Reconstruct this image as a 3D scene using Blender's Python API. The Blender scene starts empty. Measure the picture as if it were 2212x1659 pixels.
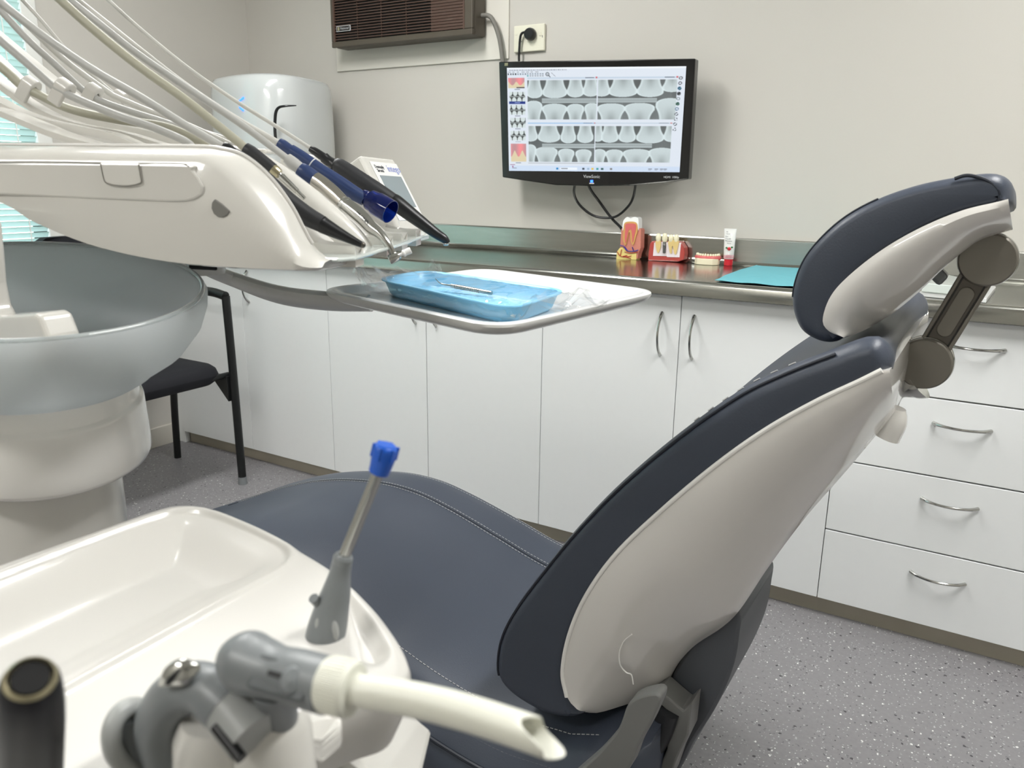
import bpy, bmesh, math, random
import numpy as np
from mathutils import Vector, Matrix
from mathutils.geometry import tessellate_polygon
random.seed(4)
S = bpy.context.scene
COL = S.collection
# ------------------------------------------------------------------ camera
CAMH = 1.18
F = 1709.558
R = np.array([[0.8545697, 0.14019488, -0.50005601],
              [0.51918554, -0.2073931, 0.82911668],
              [0.01252974, -0.96815985, -0.25001901]])
_x = R[0] / np.linalg.norm(R[0]); _z = R[2] - _x * (R[2] @ _x); _z /= np.linalg.norm(_z); _y = np.cross(_z, _x)
# columns of the camera: x right, y down, z forward, rows = world axes
R = np.array([_x, _y, _z])
EYE = np.array([0, 0, CAMH])
cd = bpy.data.cameras.new('camera'); cam = bpy.data.objects.new('camera', cd); COL.objects.link(cam)
cd.sensor_width = 36; cd.lens = F / 2212 * 36; cd.clip_start = .02
m = Matrix.Identity(4)
for i in range(3):
    m[i][0] = R[i, 0]; m[i][1] = -R[i, 1]; m[i][2] = -R[i, 2]; m[i][3] = EYE[i]
cam.matrix_world = m
cd.dof.use_dof = True; cd.dof.focus_distance = 1.5; cd.dof.aperture_fstop = 10.0
S.camera = cam
# ------------------------------------------------------------------ world, exposure
S.view_settings.view_transform = 'Standard'; S.view_settings.look = 'None'
S.view_settings.gamma = 1; S.view_settings.use_curve_mapping = False
S.view_settings.exposure = 0.35
w = bpy.data.worlds.new('world'); S.world = w; w.use_nodes = True
nt = w.node_tree; bg = nt.nodes['Background']
sky = nt.nodes.new('ShaderNodeTexSky'); sky.sky_type = 'NISHITA'; sky.sun_disc = False; sky.sun_elevation = math.radians(38); sky.sun_rotation = 1.0
hz = nt.nodes.new('ShaderNodeMixRGB'); hz.inputs[0].default_value = .75; hz.inputs[2].default_value = (.86, 1.0, .95, 1)
nt.links.new(sky.outputs[0], hz.inputs[1]); nt.links.new(hz.outputs[0], bg.inputs[0]); bg.inputs[1].default_value = 2.2

# ------------------------------------------------------------------ unprojection of measured outlines on real planes
def ray(px, py):
    return R @ np.array([px - 1106, py - 829.5, F])
def on(ax, val, px, py):
    d = ray(px, py); t = (val - EYE[ax]) / d[ax]
    return Vector(EYE + t * d)
def onY(Y, L): return [on(1, Y, *p) for p in L]
def onZ(Z, L): return [on(2, Z, *p) for p in L]
def U(px, py, depth): return Vector(EYE + ray(px, py) / F * depth)
def onP(px, py, p0, n):
    d = ray(px, py); t = float(np.dot(np.array(p0) - EYE, n) / np.dot(d, n))
    return Vector(EYE + t * d)

# ------------------------------------------------------------------ materials
def lin(c):
    return tuple(((v / 255) / 12.92 if v / 255 <= .04045 else ((v / 255 + .055) / 1.055) ** 2.4) for v in c) + (1,)
M = {}
def mat(name, rgb, rough=.5, metal=0, coat=0, trans=0, ior=1.45, emit=None, es=1, alpha=1, spec=None, noise=None, bump=None, sss=0):
    m = bpy.data.materials.new(name); m.use_nodes = True; n = m.node_tree; b = n.nodes['Principled BSDF']
    b.inputs['Base Color'].default_value = lin(rgb); b.inputs['Roughness'].default_value = rough
    b.inputs['Metallic'].default_value = metal; b.inputs['Coat Weight'].default_value = coat
    b.inputs['Coat Roughness'].default_value = .04
    b.inputs['Transmission Weight'].default_value = trans; b.inputs['IOR'].default_value = ior
    b.inputs['Alpha'].default_value = alpha
    if spec is not None: b.inputs['Specular IOR Level'].default_value = spec
    if emit: b.inputs['Emission Color'].default_value = lin(emit); b.inputs['Emission Strength'].default_value = es
    tc = None
    if noise or bump:
        tc = n.nodes.new('ShaderNodeTexCoord')
    if noise:   # (scale, amount) small wear variation
        nz = n.nodes.new('ShaderNodeTexNoise'); nz.inputs['Scale'].default_value = noise[0]; nz.inputs['Detail'].default_value = 4
        mp = n.nodes.new('ShaderNodeMapping'); mp.inputs['Scale'].default_value = noise[2] if len(noise) > 2 else (1, 1, 1)
        n.links.new(tc.outputs['Object'], mp.inputs[0]); n.links.new(mp.outputs[0], nz.inputs['Vector'])
        mx = n.nodes.new('ShaderNodeMix'); mx.data_type = 'RGBA'
        a = noise[1]
        mx.inputs[6].default_value = tuple(v * (1 - a) for v in lin(rgb)[:3]) + (1,)
        mx.inputs[7].default_value = tuple(min(1, v * (1 + a)) for v in lin(rgb)[:3]) + (1,)
        n.links.new(nz.outputs[0], mx.inputs[0]); n.links.new(mx.outputs[2], b.inputs['Base Color'])
    if bump:    # (scale, strength, distance)
        nz = n.nodes.new('ShaderNodeTexNoise'); nz.inputs['Scale'].default_value = bump[0]; nz.inputs['Detail'].default_value = 3
        mp = n.nodes.new('ShaderNodeMapping'); mp.inputs['Scale'].default_value = bump[3] if len(bump) > 3 else (1, 1, 1)
        n.links.new(tc.outputs['Object'], mp.inputs[0]); n.links.new(mp.outputs[0], nz.inputs['Vector'])
        bp = n.nodes.new('ShaderNodeBump'); bp.inputs['Strength'].default_value = bump[1]; bp.inputs['Distance'].default_value = bump[2]
        n.links.new(nz.outputs[0], bp.inputs['Height']); n.links.new(bp.outputs[0], b.inputs['Normal'])
    M[name] = m
    return m
mat('wall_paint', (196, 193, 186), .55, noise=(3, .02), bump=(220, .05, .002))
mat('ceiling_paint', (235, 234, 228), .8, noise=(2, .02))
mat('door_white', (238, 240, 240), .38, noise=(40, .012), bump=(60, .08, .001))
mat('carcass', (205, 203, 196), .5, noise=(8, .03))
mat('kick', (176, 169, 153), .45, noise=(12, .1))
mat('steel', (170, 170, 164), .17, 1, noise=(6, .12, (1, 12, 12)), bump=(60, .012, .001, (1, 8, 8)))
mat('steel_brushed', (178, 178, 172), .36, 1, noise=(6, .12, (1, 12, 12)), bump=(90, .1, .001, (1, 30, 30)))
mat('chrome', (190, 190, 186), .16, 1, noise=(30, .03))
mat('satin_metal', (128, 124, 116), .42, .75, noise=(20, .03))
mat('dark_metal', (96, 92, 86), .38, .8, noise=(20, .03))
mat('grey_dark', (82, 85, 90), .45, noise=(9, .05))
mat('grey_frame', (118, 118, 116), .42, noise=(9, .04))
mat('gloss_white', (238, 236, 231), .22, coat=.7, noise=(5, .01))
mat('cream_white', (198, 196, 191), .3, coat=.3, noise=(5, .01))
mat('hose_grey', (168, 168, 165), .38, noise=(10, .03))
mat('hose_olive', (160, 158, 142), .42, noise=(10, .03))
mat('hose_white', (186, 185, 180), .35, noise=(10, .03))
mat('unit_white', (208, 206, 200), .25, coat=.6, noise=(5, .01))
mat('unit_line', (120, 117, 110), .5, noise=(5, .02))
mat('unit_grey', (120, 119, 115), .35, noise=(5, .02))
mat('leather', (62, 68, 80), .42, noise=(9, .05), bump=(380, .25, .0008))
mat('leather_dark', (30, 35, 45), .45, noise=(9, .05), bump=(380, .25, .0008))
mat('stitch', (190, 190, 190), .7, noise=(60, .05))
mat('shell_white', (222, 219, 214), .2, coat=.8, noise=(5, .01))
mat('grey_plastic', (122, 126, 128), .36, noise=(12, .03))
mat('grey_light', (160, 162, 160), .36, noise=(12, .03))
mat('black_matt', (17, 18, 23), .42, noise=(30, .08))
mat('bore_dark', (4, 4, 5), .8, noise=(30, .08))
mat('slide_grey', (88, 92, 94), .4, noise=(12, .03))
mat('black_plastic', (24, 25, 27), .32, noise=(12, .05))
mat('black_soft', (33, 34, 37), .48, noise=(30, .08), bump=(300, .1, .0005))
mat('black_fabric', (22, 23, 29), .85, noise=(120, .2), bump=(500, .3, .001))
mat('black_frame', (20, 22, 22), .4, noise=(20, .05))
mat('navy', (34, 52, 92), .38, noise=(12, .04))
mat('silver', (188, 184, 176), .24, 1, noise=(40, .04))
mat('gold', (176, 168, 140), .3, .9, noise=(40, .04))
mat('blue_clear', (16, 44, 140), .06, trans=.8, noise=(10, .03))
mat('blue_tip', (30, 88, 190), .3, noise=(10, .05))
mat('tube_white', (218, 218, 206), .4, sss=0, noise=(15, .015))
mat('tube_inner', (205, 205, 196), .5, noise=(15, .015))
mat('tray_blue', (136, 204, 240), .35, noise=(8, .02))
mat('paper_blue', (104, 176, 188), .8, noise=(14, .03), bump=(60, .2, .001))
mat('tray_white', (210, 211, 211), .3, coat=.3, noise=(5, .01))
mat('tray_rim', (196, 196, 192), .3, coat=.3, noise=(5, .01))
mat('ac_brown', (80, 73, 63), .45, noise=(14, .05))
mat('ac_grille', (82, 62, 53), .45, noise=(14, .05))
mat('ac_dark', (16, 12, 11), .7, noise=(14, .05))
mat('outlet', (226, 224, 206), .35, noise=(10, .02))
mat('cord_grey', (120, 118, 112), .5, noise=(10, .04))
mat('panel_white', (218, 215, 206), .5, noise=(4, .02))
mat('purifier', (196, 200, 200), .16, coat=.8, noise=(4, .01))
mat('led_blue', (40, 90, 255), .4, emit=(40, 90, 255), es=4, noise=(4, .01))
mat('lcd', (128, 140, 146), .15, coat=.5, emit=(110, 125, 132), es=.12, noise=(4, .02))
mat('screen_bezel', (232, 232, 230), .25, noise=(4, .01))
mat('button_blue', (120, 145, 205), .4, noise=(4, .02))
mat('print_lilac', (140, 150, 205), .5, noise=(4, .02))
mat('print_dark', (60, 62, 66), .5, noise=(4, .02))
mat('print_silver', (190, 192, 194), .4, noise=(4, .02))
mat('print_cream', (235, 225, 190), .5, noise=(4, .02))
mat('monitor_black', (10, 10, 12), .16, coat=.6, noise=(4, .02))
mat('glass_rim', (225, 232, 232), .04, coat=1, trans=.6, noise=(4, .01))
mat('lip_clear', (222, 230, 226), .12, coat=.5, noise=(4, .01), alpha=.8)
mat('gum_red', (176, 72, 66), .3, coat=.4, noise=(60, .1))
mat('gum_pink', (208, 104, 104), .35, coat=.3, noise=(60, .05))
mat('bone_pink', (200, 128, 112), .55, noise=(350, .25))
mat('bone_white', (232, 222, 226), .5, noise=(40, .02))
mat('fat_yellow', (222, 204, 128), .4, noise=(40, .04))
mat('dentin', (206, 160, 96), .4, noise=(40, .06))
mat('tooth_ivory', (236, 230, 200), .18, coat=.6, noise=(40, .03))
mat('root_yellow', (216, 190, 128), .3, noise=(40, .05))
mat('enamel', (240, 242, 242), .15, coat=.6, noise=(40, .02))
mat('vessel_red', (170, 40, 36), .4, noise=(40, .04))
mat('vessel_blue', (44, 40, 130), .4, noise=(40, .04))
mat('plaster', (232, 224, 196), .5, noise=(40, .03))
mat('implant', (128, 128, 126), .4, .7, noise=(40, .05))
mat('paste_white', (232, 232, 230), .3, coat=.3, noise=(20, .01))
mat('paste_red', (205, 36, 52), .3, coat=.3, noise=(20, .03))
mat('paste_pink', (214, 120, 138), .4, noise=(20, .03))
mat('leaf_green', (50, 110, 60), .4, noise=(20, .03))
mat('blind', (200, 222, 214), .5, noise=(10, .02))
mat('blind_cord', (225, 230, 226), .6, noise=(10, .02))
mat('frame_white', (225, 226, 222), .4, noise=(10, .02))
mat('baseboard', (206, 202, 192), .5, noise=(10, .02))
mat('lamp_glow', (255, 255, 255), .5, emit=(255, 250, 240), es=9, noise=(2, .001))
mat('pane', (255, 255, 255), .02, trans=1, noise=(2, .001))
# translucent blind slats: daylight from behind passes them
n = M['blind'].node_tree; b = n.nodes['Principled BSDF']
tr = n.nodes.new('ShaderNodeBsdfTranslucent'); tr.inputs[0].default_value = lin((205, 228, 220)); ms = n.nodes.new('ShaderNodeMixShader'); ms.inputs[0].default_value = .55
n.links.new(b.outputs[0], ms.inputs[1]); n.links.new(tr.outputs[0], ms.inputs[2]); n.links.new(ms.outputs[0], n.nodes['Material Output'].inputs[0])
# frosted glass
def glassy(name, rgb, rough, mixt, tint):
    m = bpy.data.materials.new(name); m.use_nodes = True; n = m.node_tree; n.nodes.clear()
    o = n.nodes.new('ShaderNodeOutputMaterial'); g = n.nodes.new('ShaderNodeBsdfPrincipled')
    g.inputs['Base Color'].default_value = lin(rgb); g.inputs['Roughness'].default_value = rough; g.inputs['Transmission Weight'].default_value = 1; g.inputs['IOR'].default_value = 1.3
    t = n.nodes.new('ShaderNodeBsdfTransparent'); t.inputs[0].default_value = lin(tint)
    ms = n.nodes.new('ShaderNodeMixShader'); ms.inputs[0].default_value = mixt
    tc = n.nodes.new('ShaderNodeTexCoord'); nz = n.nodes.new('ShaderNodeTexNoise'); nz.inputs['Scale'].default_value = 260
    bp = n.nodes.new('ShaderNodeBump'); bp.inputs['Strength'].default_value = .12; bp.inputs['Distance'].default_value = .001
    n.links.new(tc.outputs['Object'], nz.inputs['Vector']); n.links.new(nz.outputs[0], bp.inputs['Height']); n.links.new(bp.outputs[0], g.inputs['Normal'])
    n.links.new(g.outputs[0], ms.inputs[1]); n.links.new(t.outputs[0], ms.inputs[2]); n.links.new(ms.outputs[0], o.inputs[0])
    M[name] = m
glassy('frosted', (246, 250, 250), .28, .10, (235, 240, 240))
n = M['frosted'].node_tree; out_ = [x for x in n.nodes if x.type == 'OUTPUT_MATERIAL'][0]; prev = out_.inputs[0].links[0].from_socket
di = n.nodes.new('ShaderNodeBsdfDiffuse'); di.inputs[0].default_value = lin((226, 230, 232)); tl_ = n.nodes.new('ShaderNodeBsdfTranslucent'); tl_.inputs[0].default_value = lin((236, 240, 241))
m1 = n.nodes.new('ShaderNodeMixShader'); m1.inputs[0].default_value = .55; m2 = n.nodes.new('ShaderNodeMixShader'); m2.inputs[0].default_value = .78
n.links.new(di.outputs[0], m1.inputs[1]); n.links.new(tl_.outputs[0], m1.inputs[2]); n.links.new(prev, m2.inputs[1]); n.links.new(m1.outputs[0], m2.inputs[2]); n.links.new(m2.outputs[0], out_.inputs[0])
# clear wrap film
def film(name):
    m = bpy.data.materials.new(name); m.use_nodes = True; n = m.node_tree; n.nodes.clear()
    o = n.nodes.new('ShaderNodeOutputMaterial'); g = n.nodes.new('ShaderNodeBsdfGlossy'); g.inputs['Roughness'].default_value = .06
    t = n.nodes.new('ShaderNodeBsdfTransparent'); t.inputs[0].default_value = (.99, .99, .99, 1)
    lw = n.nodes.new('ShaderNodeLayerWeight'); lw.inputs[0].default_value = .35
    mt = n.nodes.new('ShaderNodeMath'); mt.operation = 'MULTIPLY_ADD'; mt.inputs[1].default_value = .32; mt.inputs[2].default_value = .03
    ms = n.nodes.new('ShaderNodeMixShader')
    n.links.new(lw.outputs['Facing'], mt.inputs[0]); n.links.new(mt.outputs[0], ms.inputs[0])
    n.links.new(t.outputs[0], ms.inputs[1]); n.links.new(g.outputs[0], ms.inputs[2]); n.links.new(ms.outputs[0], o.inputs[0])
    M[name] = m
film('film')
# speckled vinyl floor
m = bpy.data.materials.new('vinyl'); m.use_nodes = True; n = m.node_tree; b = n.nodes['Principled BSDF']; b.inputs['Roughness'].default_value = .42
tc = n.nodes.new('ShaderNodeTexCoord')
nz = n.nodes.new('ShaderNodeTexNoise'); nz.inputs['Scale'].default_value = 90; nz.inputs['Detail'].default_value = 6
n.links.new(tc.outputs['Object'], nz.inputs['Vector'])
base = n.nodes.new('ShaderNodeMix'); base.data_type = 'RGBA'; base.inputs[6].default_value = lin((120, 118, 121)); base.inputs[7].default_value = lin((140, 138, 140))
n.links.new(nz.outputs[0], base.inputs[0])
last = base.outputs[2]
for sc, th, colr, sel in ((46, .16, (64, 62, 66), .55), (55, .13, (222, 222, 220), .5), (95, .2, (96, 94, 98), .45), (120, .2, (190, 188, 190), .6)):
    nd = n.nodes.new('ShaderNodeTexNoise'); nd.inputs['Scale'].default_value = sc * 3
    n.links.new(tc.outputs['Object'], nd.inputs['Vector'])
    ad = n.nodes.new('ShaderNodeMixRGB'); ad.blend_type = 'ADD'; ad.inputs[0].default_value = .008
    n.links.new(tc.outputs['Object'], ad.inputs[1]); n.links.new(nd.outputs[1], ad.inputs[2])
    v = n.nodes.new('ShaderNodeTexVoronoi'); v.inputs['Scale'].default_value = sc; n.links.new(ad.outputs[0], v.inputs['Vector'])
    lt = n.nodes.new('ShaderNodeMath'); lt.operation = 'LESS_THAN'; lt.inputs[1].default_value = th; n.links.new(v.outputs['Distance'], lt.inputs[0])
    sp = n.nodes.new('ShaderNodeSeparateColor'); n.links.new(v.outputs['Color'], sp.inputs[0])
    l2 = n.nodes.new('ShaderNodeMath'); l2.operation = 'LESS_THAN'; l2.inputs[1].default_value = sel; n.links.new(sp.outputs[0], l2.inputs[0])
    mu = n.nodes.new('ShaderNodeMath'); mu.operation = 'MULTIPLY'; n.links.new(lt.outputs[0], mu.inputs[0]); n.links.new(l2.outputs[0], mu.inputs[1])
    mx = n.nodes.new('ShaderNodeMix'); mx.data_type = 'RGBA'; n.links.new(mu.outputs[0], mx.inputs[0]); n.links.new(last, mx.inputs[6]); mx.inputs[7].default_value = lin(colr)
    last = mx.outputs[2]
n.links.new(last, b.inputs['Base Color']); M['vinyl'] = m

# ------------------------------------------------------------------ object helpers
ORG = {}
def thing(name, label, cat, loc, group=None):
    o = bpy.data.objects.new(name, None); COL.objects.link(o); o.location = loc; ORG[o] = Vector(loc); o.empty_display_size = .05
    o['label'] = label; o['category'] = cat
    if group: o['group'] = group
    return o
def tag(o, label, cat, group=None):
    o['label'] = label; o['category'] = cat
    if group: o['group'] = group
    return o
def obj(name, bm, material, parent=None, smooth=True, bevel=0, seg=2, sub=0, loc=None, label=None, angle=35):
    bmesh.ops.recalc_face_normals(bm, faces=bm.faces)
    if parent is None:
        if loc is None:
            vs = [v.co for v in bm.verts]
            loc = Vector(((min(v.x for v in vs) + max(v.x for v in vs)) / 2, (min(v.y for v in vs) + max(v.y for v in vs)) / 2, min(v.z for v in vs)))
        o_ = Vector(loc)
    else:
        o_ = ORG[parent]
    bmesh.ops.translate(bm, verts=bm.verts, vec=-o_)
    me = bpy.data.meshes.new(name); bm.to_mesh(me); bm.free()
    ms = material if isinstance(material, (list, tuple)) else [material]
    for k in ms: me.materials.append(M[k])
    ob = bpy.data.objects.new(name, me); COL.objects.link(ob)
    if parent is None: ob.location = o_
    else: ob.parent = parent
    ORG[ob] = o_
    if smooth:
        for p in me.polygons: p.use_smooth = True
        try: me.set_sharp_from_angle(angle=math.radians(angle))
        except Exception: pass
    if bevel:
        md = ob.modifiers.new('bevel', 'BEVEL'); md.width = bevel; md.segments = seg; md.limit_method = 'ANGLE'; md.angle_limit = math.radians(30); md.harden_normals = False
    if sub:
        md = ob.modifiers.new('sub', 'SUBSURF'); md.levels = sub; md.render_levels = sub
    if label: ob['label'] = label
    return ob
def struct(name, bm, material, **k):
    o = obj(name, bm, material, **k); o['kind'] = 'structure'; return o
def BM(): return bmesh.new()
def face(bm, vs, mi=0):
    try:
        f = bm.faces.new(vs); f.material_index = mi; return f
    except ValueError: return None
def box(bm, lo, hi, mi=0):
    lo = Vector(lo); hi = Vector(hi)
    v = [bm.verts.new((x, y, z)) for x in (lo.x, hi.x) for y in (lo.y, hi.y) for z in (lo.z, hi.z)]
    for f in ((0, 1, 3, 2), (4, 6, 7, 5), (0, 4, 5, 1), (2, 3, 7, 6), (0, 2, 6, 4), (1, 5, 7, 3)):
        face(bm, [v[i] for i in f], mi)
    return bm
def obox(bm, c, ax, ay, az, sx, sy, sz, mi=0):
    c = Vector(c); v = []
    for i in (-1, 1):
        for j in (-1, 1):
            for k in (-1, 1): v.append(bm.verts.new(c + ax * sx / 2 * i + ay * sy / 2 * j + az * sz / 2 * k))
    for f in ((0, 1, 3, 2), (4, 6, 7, 5), (0, 4, 5, 1), (2, 3, 7, 6), (0, 2, 6, 4), (1, 5, 7, 3)):
        face(bm, [v[i] for i in f], mi)
    return bm
def cr(pts, closed=False, per=8):
    """Catmull-Rom through the points"""
    P = [np.array(p, float) for p in pts]; n_ = len(P); out = []
    rng = range(n_) if closed else range(n_ - 1)
    for i in rng:
        if closed: a, b_, c, d = P[(i - 1) % n_], P[i], P[(i + 1) % n_], P[(i + 2) % n_]
        else:
            b_, c = P[i], P[i + 1]; a = P[i - 1] if i > 0 else 2 * b_ - c; d = P[i + 2] if i + 2 < n_ else 2 * c - b_
        for k in range(per):
            t = k / per
            out.append(.5 * ((2 * b_) + (-a + c) * t + (2 * a - 5 * b_ + 4 * c - d) * t * t + (-a + 3 * b_ - 3 * c + d) * t ** 3))
    if not closed: out.append(P[-1])
    return out
def resamp(pts, N, closed=False):
    P = np.array([np.array(p, float) for p in pts])
    if closed: P = np.vstack([P, P[:1]])
    s = np.r_[0, np.cumsum(np.linalg.norm(np.diff(P, axis=0), axis=1))]
    u = np.linspace(0, s[-1], N + 1)[:-1] if closed else np.linspace(0, s[-1], N)
    return np.stack([np.interp(u, s, P[:, k]) for k in range(P.shape[1])], 1)
def curve(pts, N, closed=False): return resamp(cr(pts, closed), N, closed)
def grid(bm, rows, closeU=False, closeV=False, cap0=False, cap1=False, mi=0):
    """rows: list of equally long point lists; closeU closes within a row, closeV joins last row to first"""
    V = [[bm.verts.new(tuple(p)) for p in r] for r in rows]
    nr = len(V); nc = len(V[0])
    for i in range(nr if closeV else nr - 1):
        for j in range(nc if closeU else nc - 1):
            face(bm, [V[i][j], V[i][(j + 1) % nc], V[(i + 1) % nr][(j + 1) % nc], V[(i + 1) % nr][j]], mi)
    for flag, r in ((cap0, V[0]), (cap1, V[-1])):
        if flag:
            c = sum((v.co for v in r), Vector()) / len(r); cv = bm.verts.new(c)
            for j in range(nc if closeU else nc - 1): face(bm, [r[j], r[(j + 1) % nc], cv], mi)
    return V
def tube(bm, pts, r, n_=12, smooth=True, per=8, caps=True, mi=0, closed=False, flat=1.0, up=None):
    if smooth and len(pts) > 2:
        rr = r if isinstance(r, (list, tuple)) else [r] * len(pts)
        Q = cr([list(p) + [q] for p, q in zip(pts, rr)], closed, per)
    else:
        rr = r if isinstance(r, (list, tuple)) else [r] * len(pts)
        Q = [np.array(list(p) + [q]) for p, q in zip(pts, rr)]
    P = [Vector(q[:3]) for q in Q]; rad = [q[3] for q in Q]; n = len(P)
    T = []
    for i in range(n):
        a = P[(i + 1) % n] if closed else P[min(i + 1, n - 1)]; b_ = P[(i - 1) % n] if closed else P[max(i - 1, 0)]
        d = a - b_
        if d.length < 1e-9: d = T[-1].copy() if T else Vector((0, 0, 1))
        T.append(d.normalized())
    nrm = Vector(up) if up else (T[0].orthogonal())
    rows = []
    for i in range(n):
        nrm = (nrm - T[i] * nrm.dot(T[i]))
        if nrm.length < 1e-6: nrm = T[i].orthogonal()
        nrm.normalize(); bn = T[i].cross(nrm)
        rows.append([P[i] + (nrm * math.cos(2 * math.pi * k / n_) * flat + bn * math.sin(2 * math.pi * k / n_)) * rad[i] for k in range(n_)])
    grid(bm, rows, closeU=True, closeV=closed, cap0=caps and not closed, cap1=caps and not closed, mi=mi)
    return bm
def frame(axis):
    axis = Vector(axis).normalized(); a = axis.orthogonal().normalized(); return a, axis.cross(a), axis
def lathe(bm, prof, o_, axis=(0, 0, 1), n_=40, mi=0, close=False, sx=1, up=None):
    o_ = Vector(o_); a, b_, c = frame(axis)
    if up:
        a = (Vector(up) - c * Vector(up).dot(c)).normalized(); b_ = c.cross(a)
    rows = [[o_ + c * z + (a * math.cos(2 * math.pi * k / n_) * sx + b_ * math.sin(2 * math.pi * k / n_)) * max(r, 1e-5) for k in range(n_)] for r, z in prof]
    grid(bm, rows, closeU=True, closeV=close, mi=mi, cap0=(not close and prof[0][0] > 1e-4), cap1=(not close and prof[-1][0] > 1e-4))
    return bm
def prism(bm, pts, vec, mi=0):
    vec = Vector(vec); a = [bm.verts.new(tuple(p)) for p in pts]; b_ = [bm.verts.new(tuple(Vector(p) + vec)) for p in pts]
    face(bm, a, mi); face(bm, list(reversed(b_)), mi); n = len(a)
    for i in range(n): face(bm, [a[i], a[(i + 1) % n], b_[(i + 1) % n], b_[i]], mi)
    return bm
def ball(bm, c, r, sx=1, sy=1, sz=1, n_=20, mi=0):
    rows = []
    for i in range(1, n_ // 2):
        t = math.pi * i / (n_ // 2)
        rows.append([Vector(c) + Vector((r * sx * math.sin(t) * math.cos(2 * math.pi * k / n_), r * sy * math.sin(t) * math.sin(2 * math.pi * k / n_), r * sz * math.cos(t))) for k in range(n_)])
    grid(bm, rows, closeU=True, cap0=True, cap1=True, mi=mi); return bm
def text(name, s, size, o_, ex, ey, material, parent, depth=.0004):
    cu = bpy.data.curves.new(name, 'FONT'); cu.body = s; cu.size = size; cu.extrude = depth / 2; cu.align_x = 'CENTER'; cu.align_y = 'CENTER'; cu.resolution_u = 2
    tmp = bpy.data.objects.new('tmp', cu); COL.objects.link(tmp)
    me = bpy.data.meshes.new_from_object(tmp.evaluated_get(bpy.context.evaluated_depsgraph_get()))
    bpy.data.objects.remove(tmp); bpy.data.curves.remove(cu)
    ex = Vector(ex).normalized(); ey = Vector(ey); ey = (ey - ex * ey.dot(ex)).normalized(); ez = ex.cross(ey)
    mm = Matrix((ex, ey, ez)).transposed().to_4x4(); mm.translation = Vector(o_) - ORG[parent]
    me.transform(mm); me.materials.clear(); me.materials.append(M[material])
    ob = bpy.data.objects.new(name, me); COL.objects.link(ob); ob.parent = parent; ORG[ob] = ORG[parent]; return ob
def inset(P, d):
    """move every point of a closed planar XZ ring inwards by d"""
    P = np.array(P); nx = np.roll(P, -1, 0) - np.roll(P, 1, 0)
    nn = np.stack([nx[:, 2], nx[:, 1] * 0, -nx[:, 0]], 1); nn /= np.linalg.norm(nn, axis=1)[:, None] + 1e-9
    A = (P[:, 0] * np.roll(P[:, 2], -1) - np.roll(P[:, 0], -1) * P[:, 2]).sum()
    if A > 0: nn = -nn
    return P + nn * d
# ------------------------------------------------------------------ room
XL, YB, XR, YF, H = -3.1, 2.73, 1.7, -1.6, 2.55
bm = BM(); box(bm, (XL - .1, YF - .1, -.1), (XR + .1, YB + .1, 0)); struct('floor', bm, 'vinyl', smooth=False)
bm = BM(); box(bm, (XL - .1, YF - .1, H), (XR + .1, YB + .1, H + .1)); struct('ceiling', bm, 'ceiling_paint', smooth=False)
bm = BM(); box(bm, (XL - .1, YB, 0), (XR + .1, YB + .1, H)); struct('wall_back', bm, 'wall_paint', smooth=False)
bm = BM(); box(bm, (XR, YF, 0), (XR + .1, YB, H)); struct('wall_right', bm, 'wall_paint', smooth=False)
bm = BM(); box(bm, (XL - .1, YF - .1, 0), (XR + .1, YF, H)); struct('wall_front', bm, 'wall_paint', smooth=False)
WY0, WY1, WZ0, WZ1 = .15, 1.70, .82, 2.15
bm = BM()
box(bm, (XL - .1, YF, 0), (XL, WY0, H)); box(bm, (XL - .1, WY1, 0), (XL, YB, H)); box(bm, (XL - .1, WY0, 0), (XL, WY1, WZ0)); box(bm, (XL - .1, WY0, WZ1), (XL, WY1, H))
struct('wall_left', bm, 'wall_paint', smooth=False)
bm = BM(); box(bm, (XL, YF, 0), (XL + .012, 2.15, .09)); struct('baseboard_left', bm, 'baseboard', smooth=False, bevel=.003)
bm = BM()
for lo, hi in (((XL - .1, WY0 - .0, WZ0 - .0), (XL + .018, WY0 + .05, WZ1)), ((XL - .1, WY1 - .0, WZ0 - .05), (XL + .018, WY1 + .055, WZ1 + .05)),
               ((XL - .1, WY0, WZ0 - .05), (XL + .03, WY1, WZ0 + .0)), ((XL - .1, WY0, WZ1 - .0), (XL + .018, WY1, WZ1 + .05)), ((XL - .09, .9, WZ0), (XL - .06, .94, WZ1))):
    box(bm, lo, hi)
wf = struct('window_1', bm, 'frame_white', smooth=False, bevel=.003)
bm = BM(); box(bm, (XL - .08, WY0, WZ0), (XL - .074, WY1, WZ1)); obj('glass_pane', bm, 'pane', wf, smooth=False)
# venetian blind, slats tilted
vb = thing('venetian_blind', 'pale venetian blind of narrow horizontal slats hanging in the window on the left', 'blind', (XL + .02, (WY0 + WY1) / 2, WZ0 + .03))
bm = BM(); a = math.radians(52); z = WZ0 + .03
while z < WZ1 - .05:
    w2 = .025
    rows = []
    for t in (-1, -.4, .4, 1):
        rows.append([(XL + .022 + t * w2 * .5 * math.cos(a) * .8, y, z + t * w2 * .5 * math.sin(a) + .002 * (1 - t * t)) for y in (WY0 + .06, WY1 - .008)])
    grid(bm, rows); z += .0215
sl = obj('slats', bm, 'blind', vb)
bm = BM()
for y in (.35, .95, 1.62):
    bm = BM(); box(bm, (XL + .031, y, WZ0 + .03), (XL + .0325, y + .004, WZ1 - .03)); obj('ladder_cord', bm, 'blind_cord', vb, smooth=False)

bm = BM(); box(bm, (XL + .005, WY0 + .055, WZ1 - .045), (XL + .04, WY1 - .004, WZ1 - .005)); obj('head_rail', bm, 'frame_white', vb, smooth=False, bevel=.003)
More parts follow.
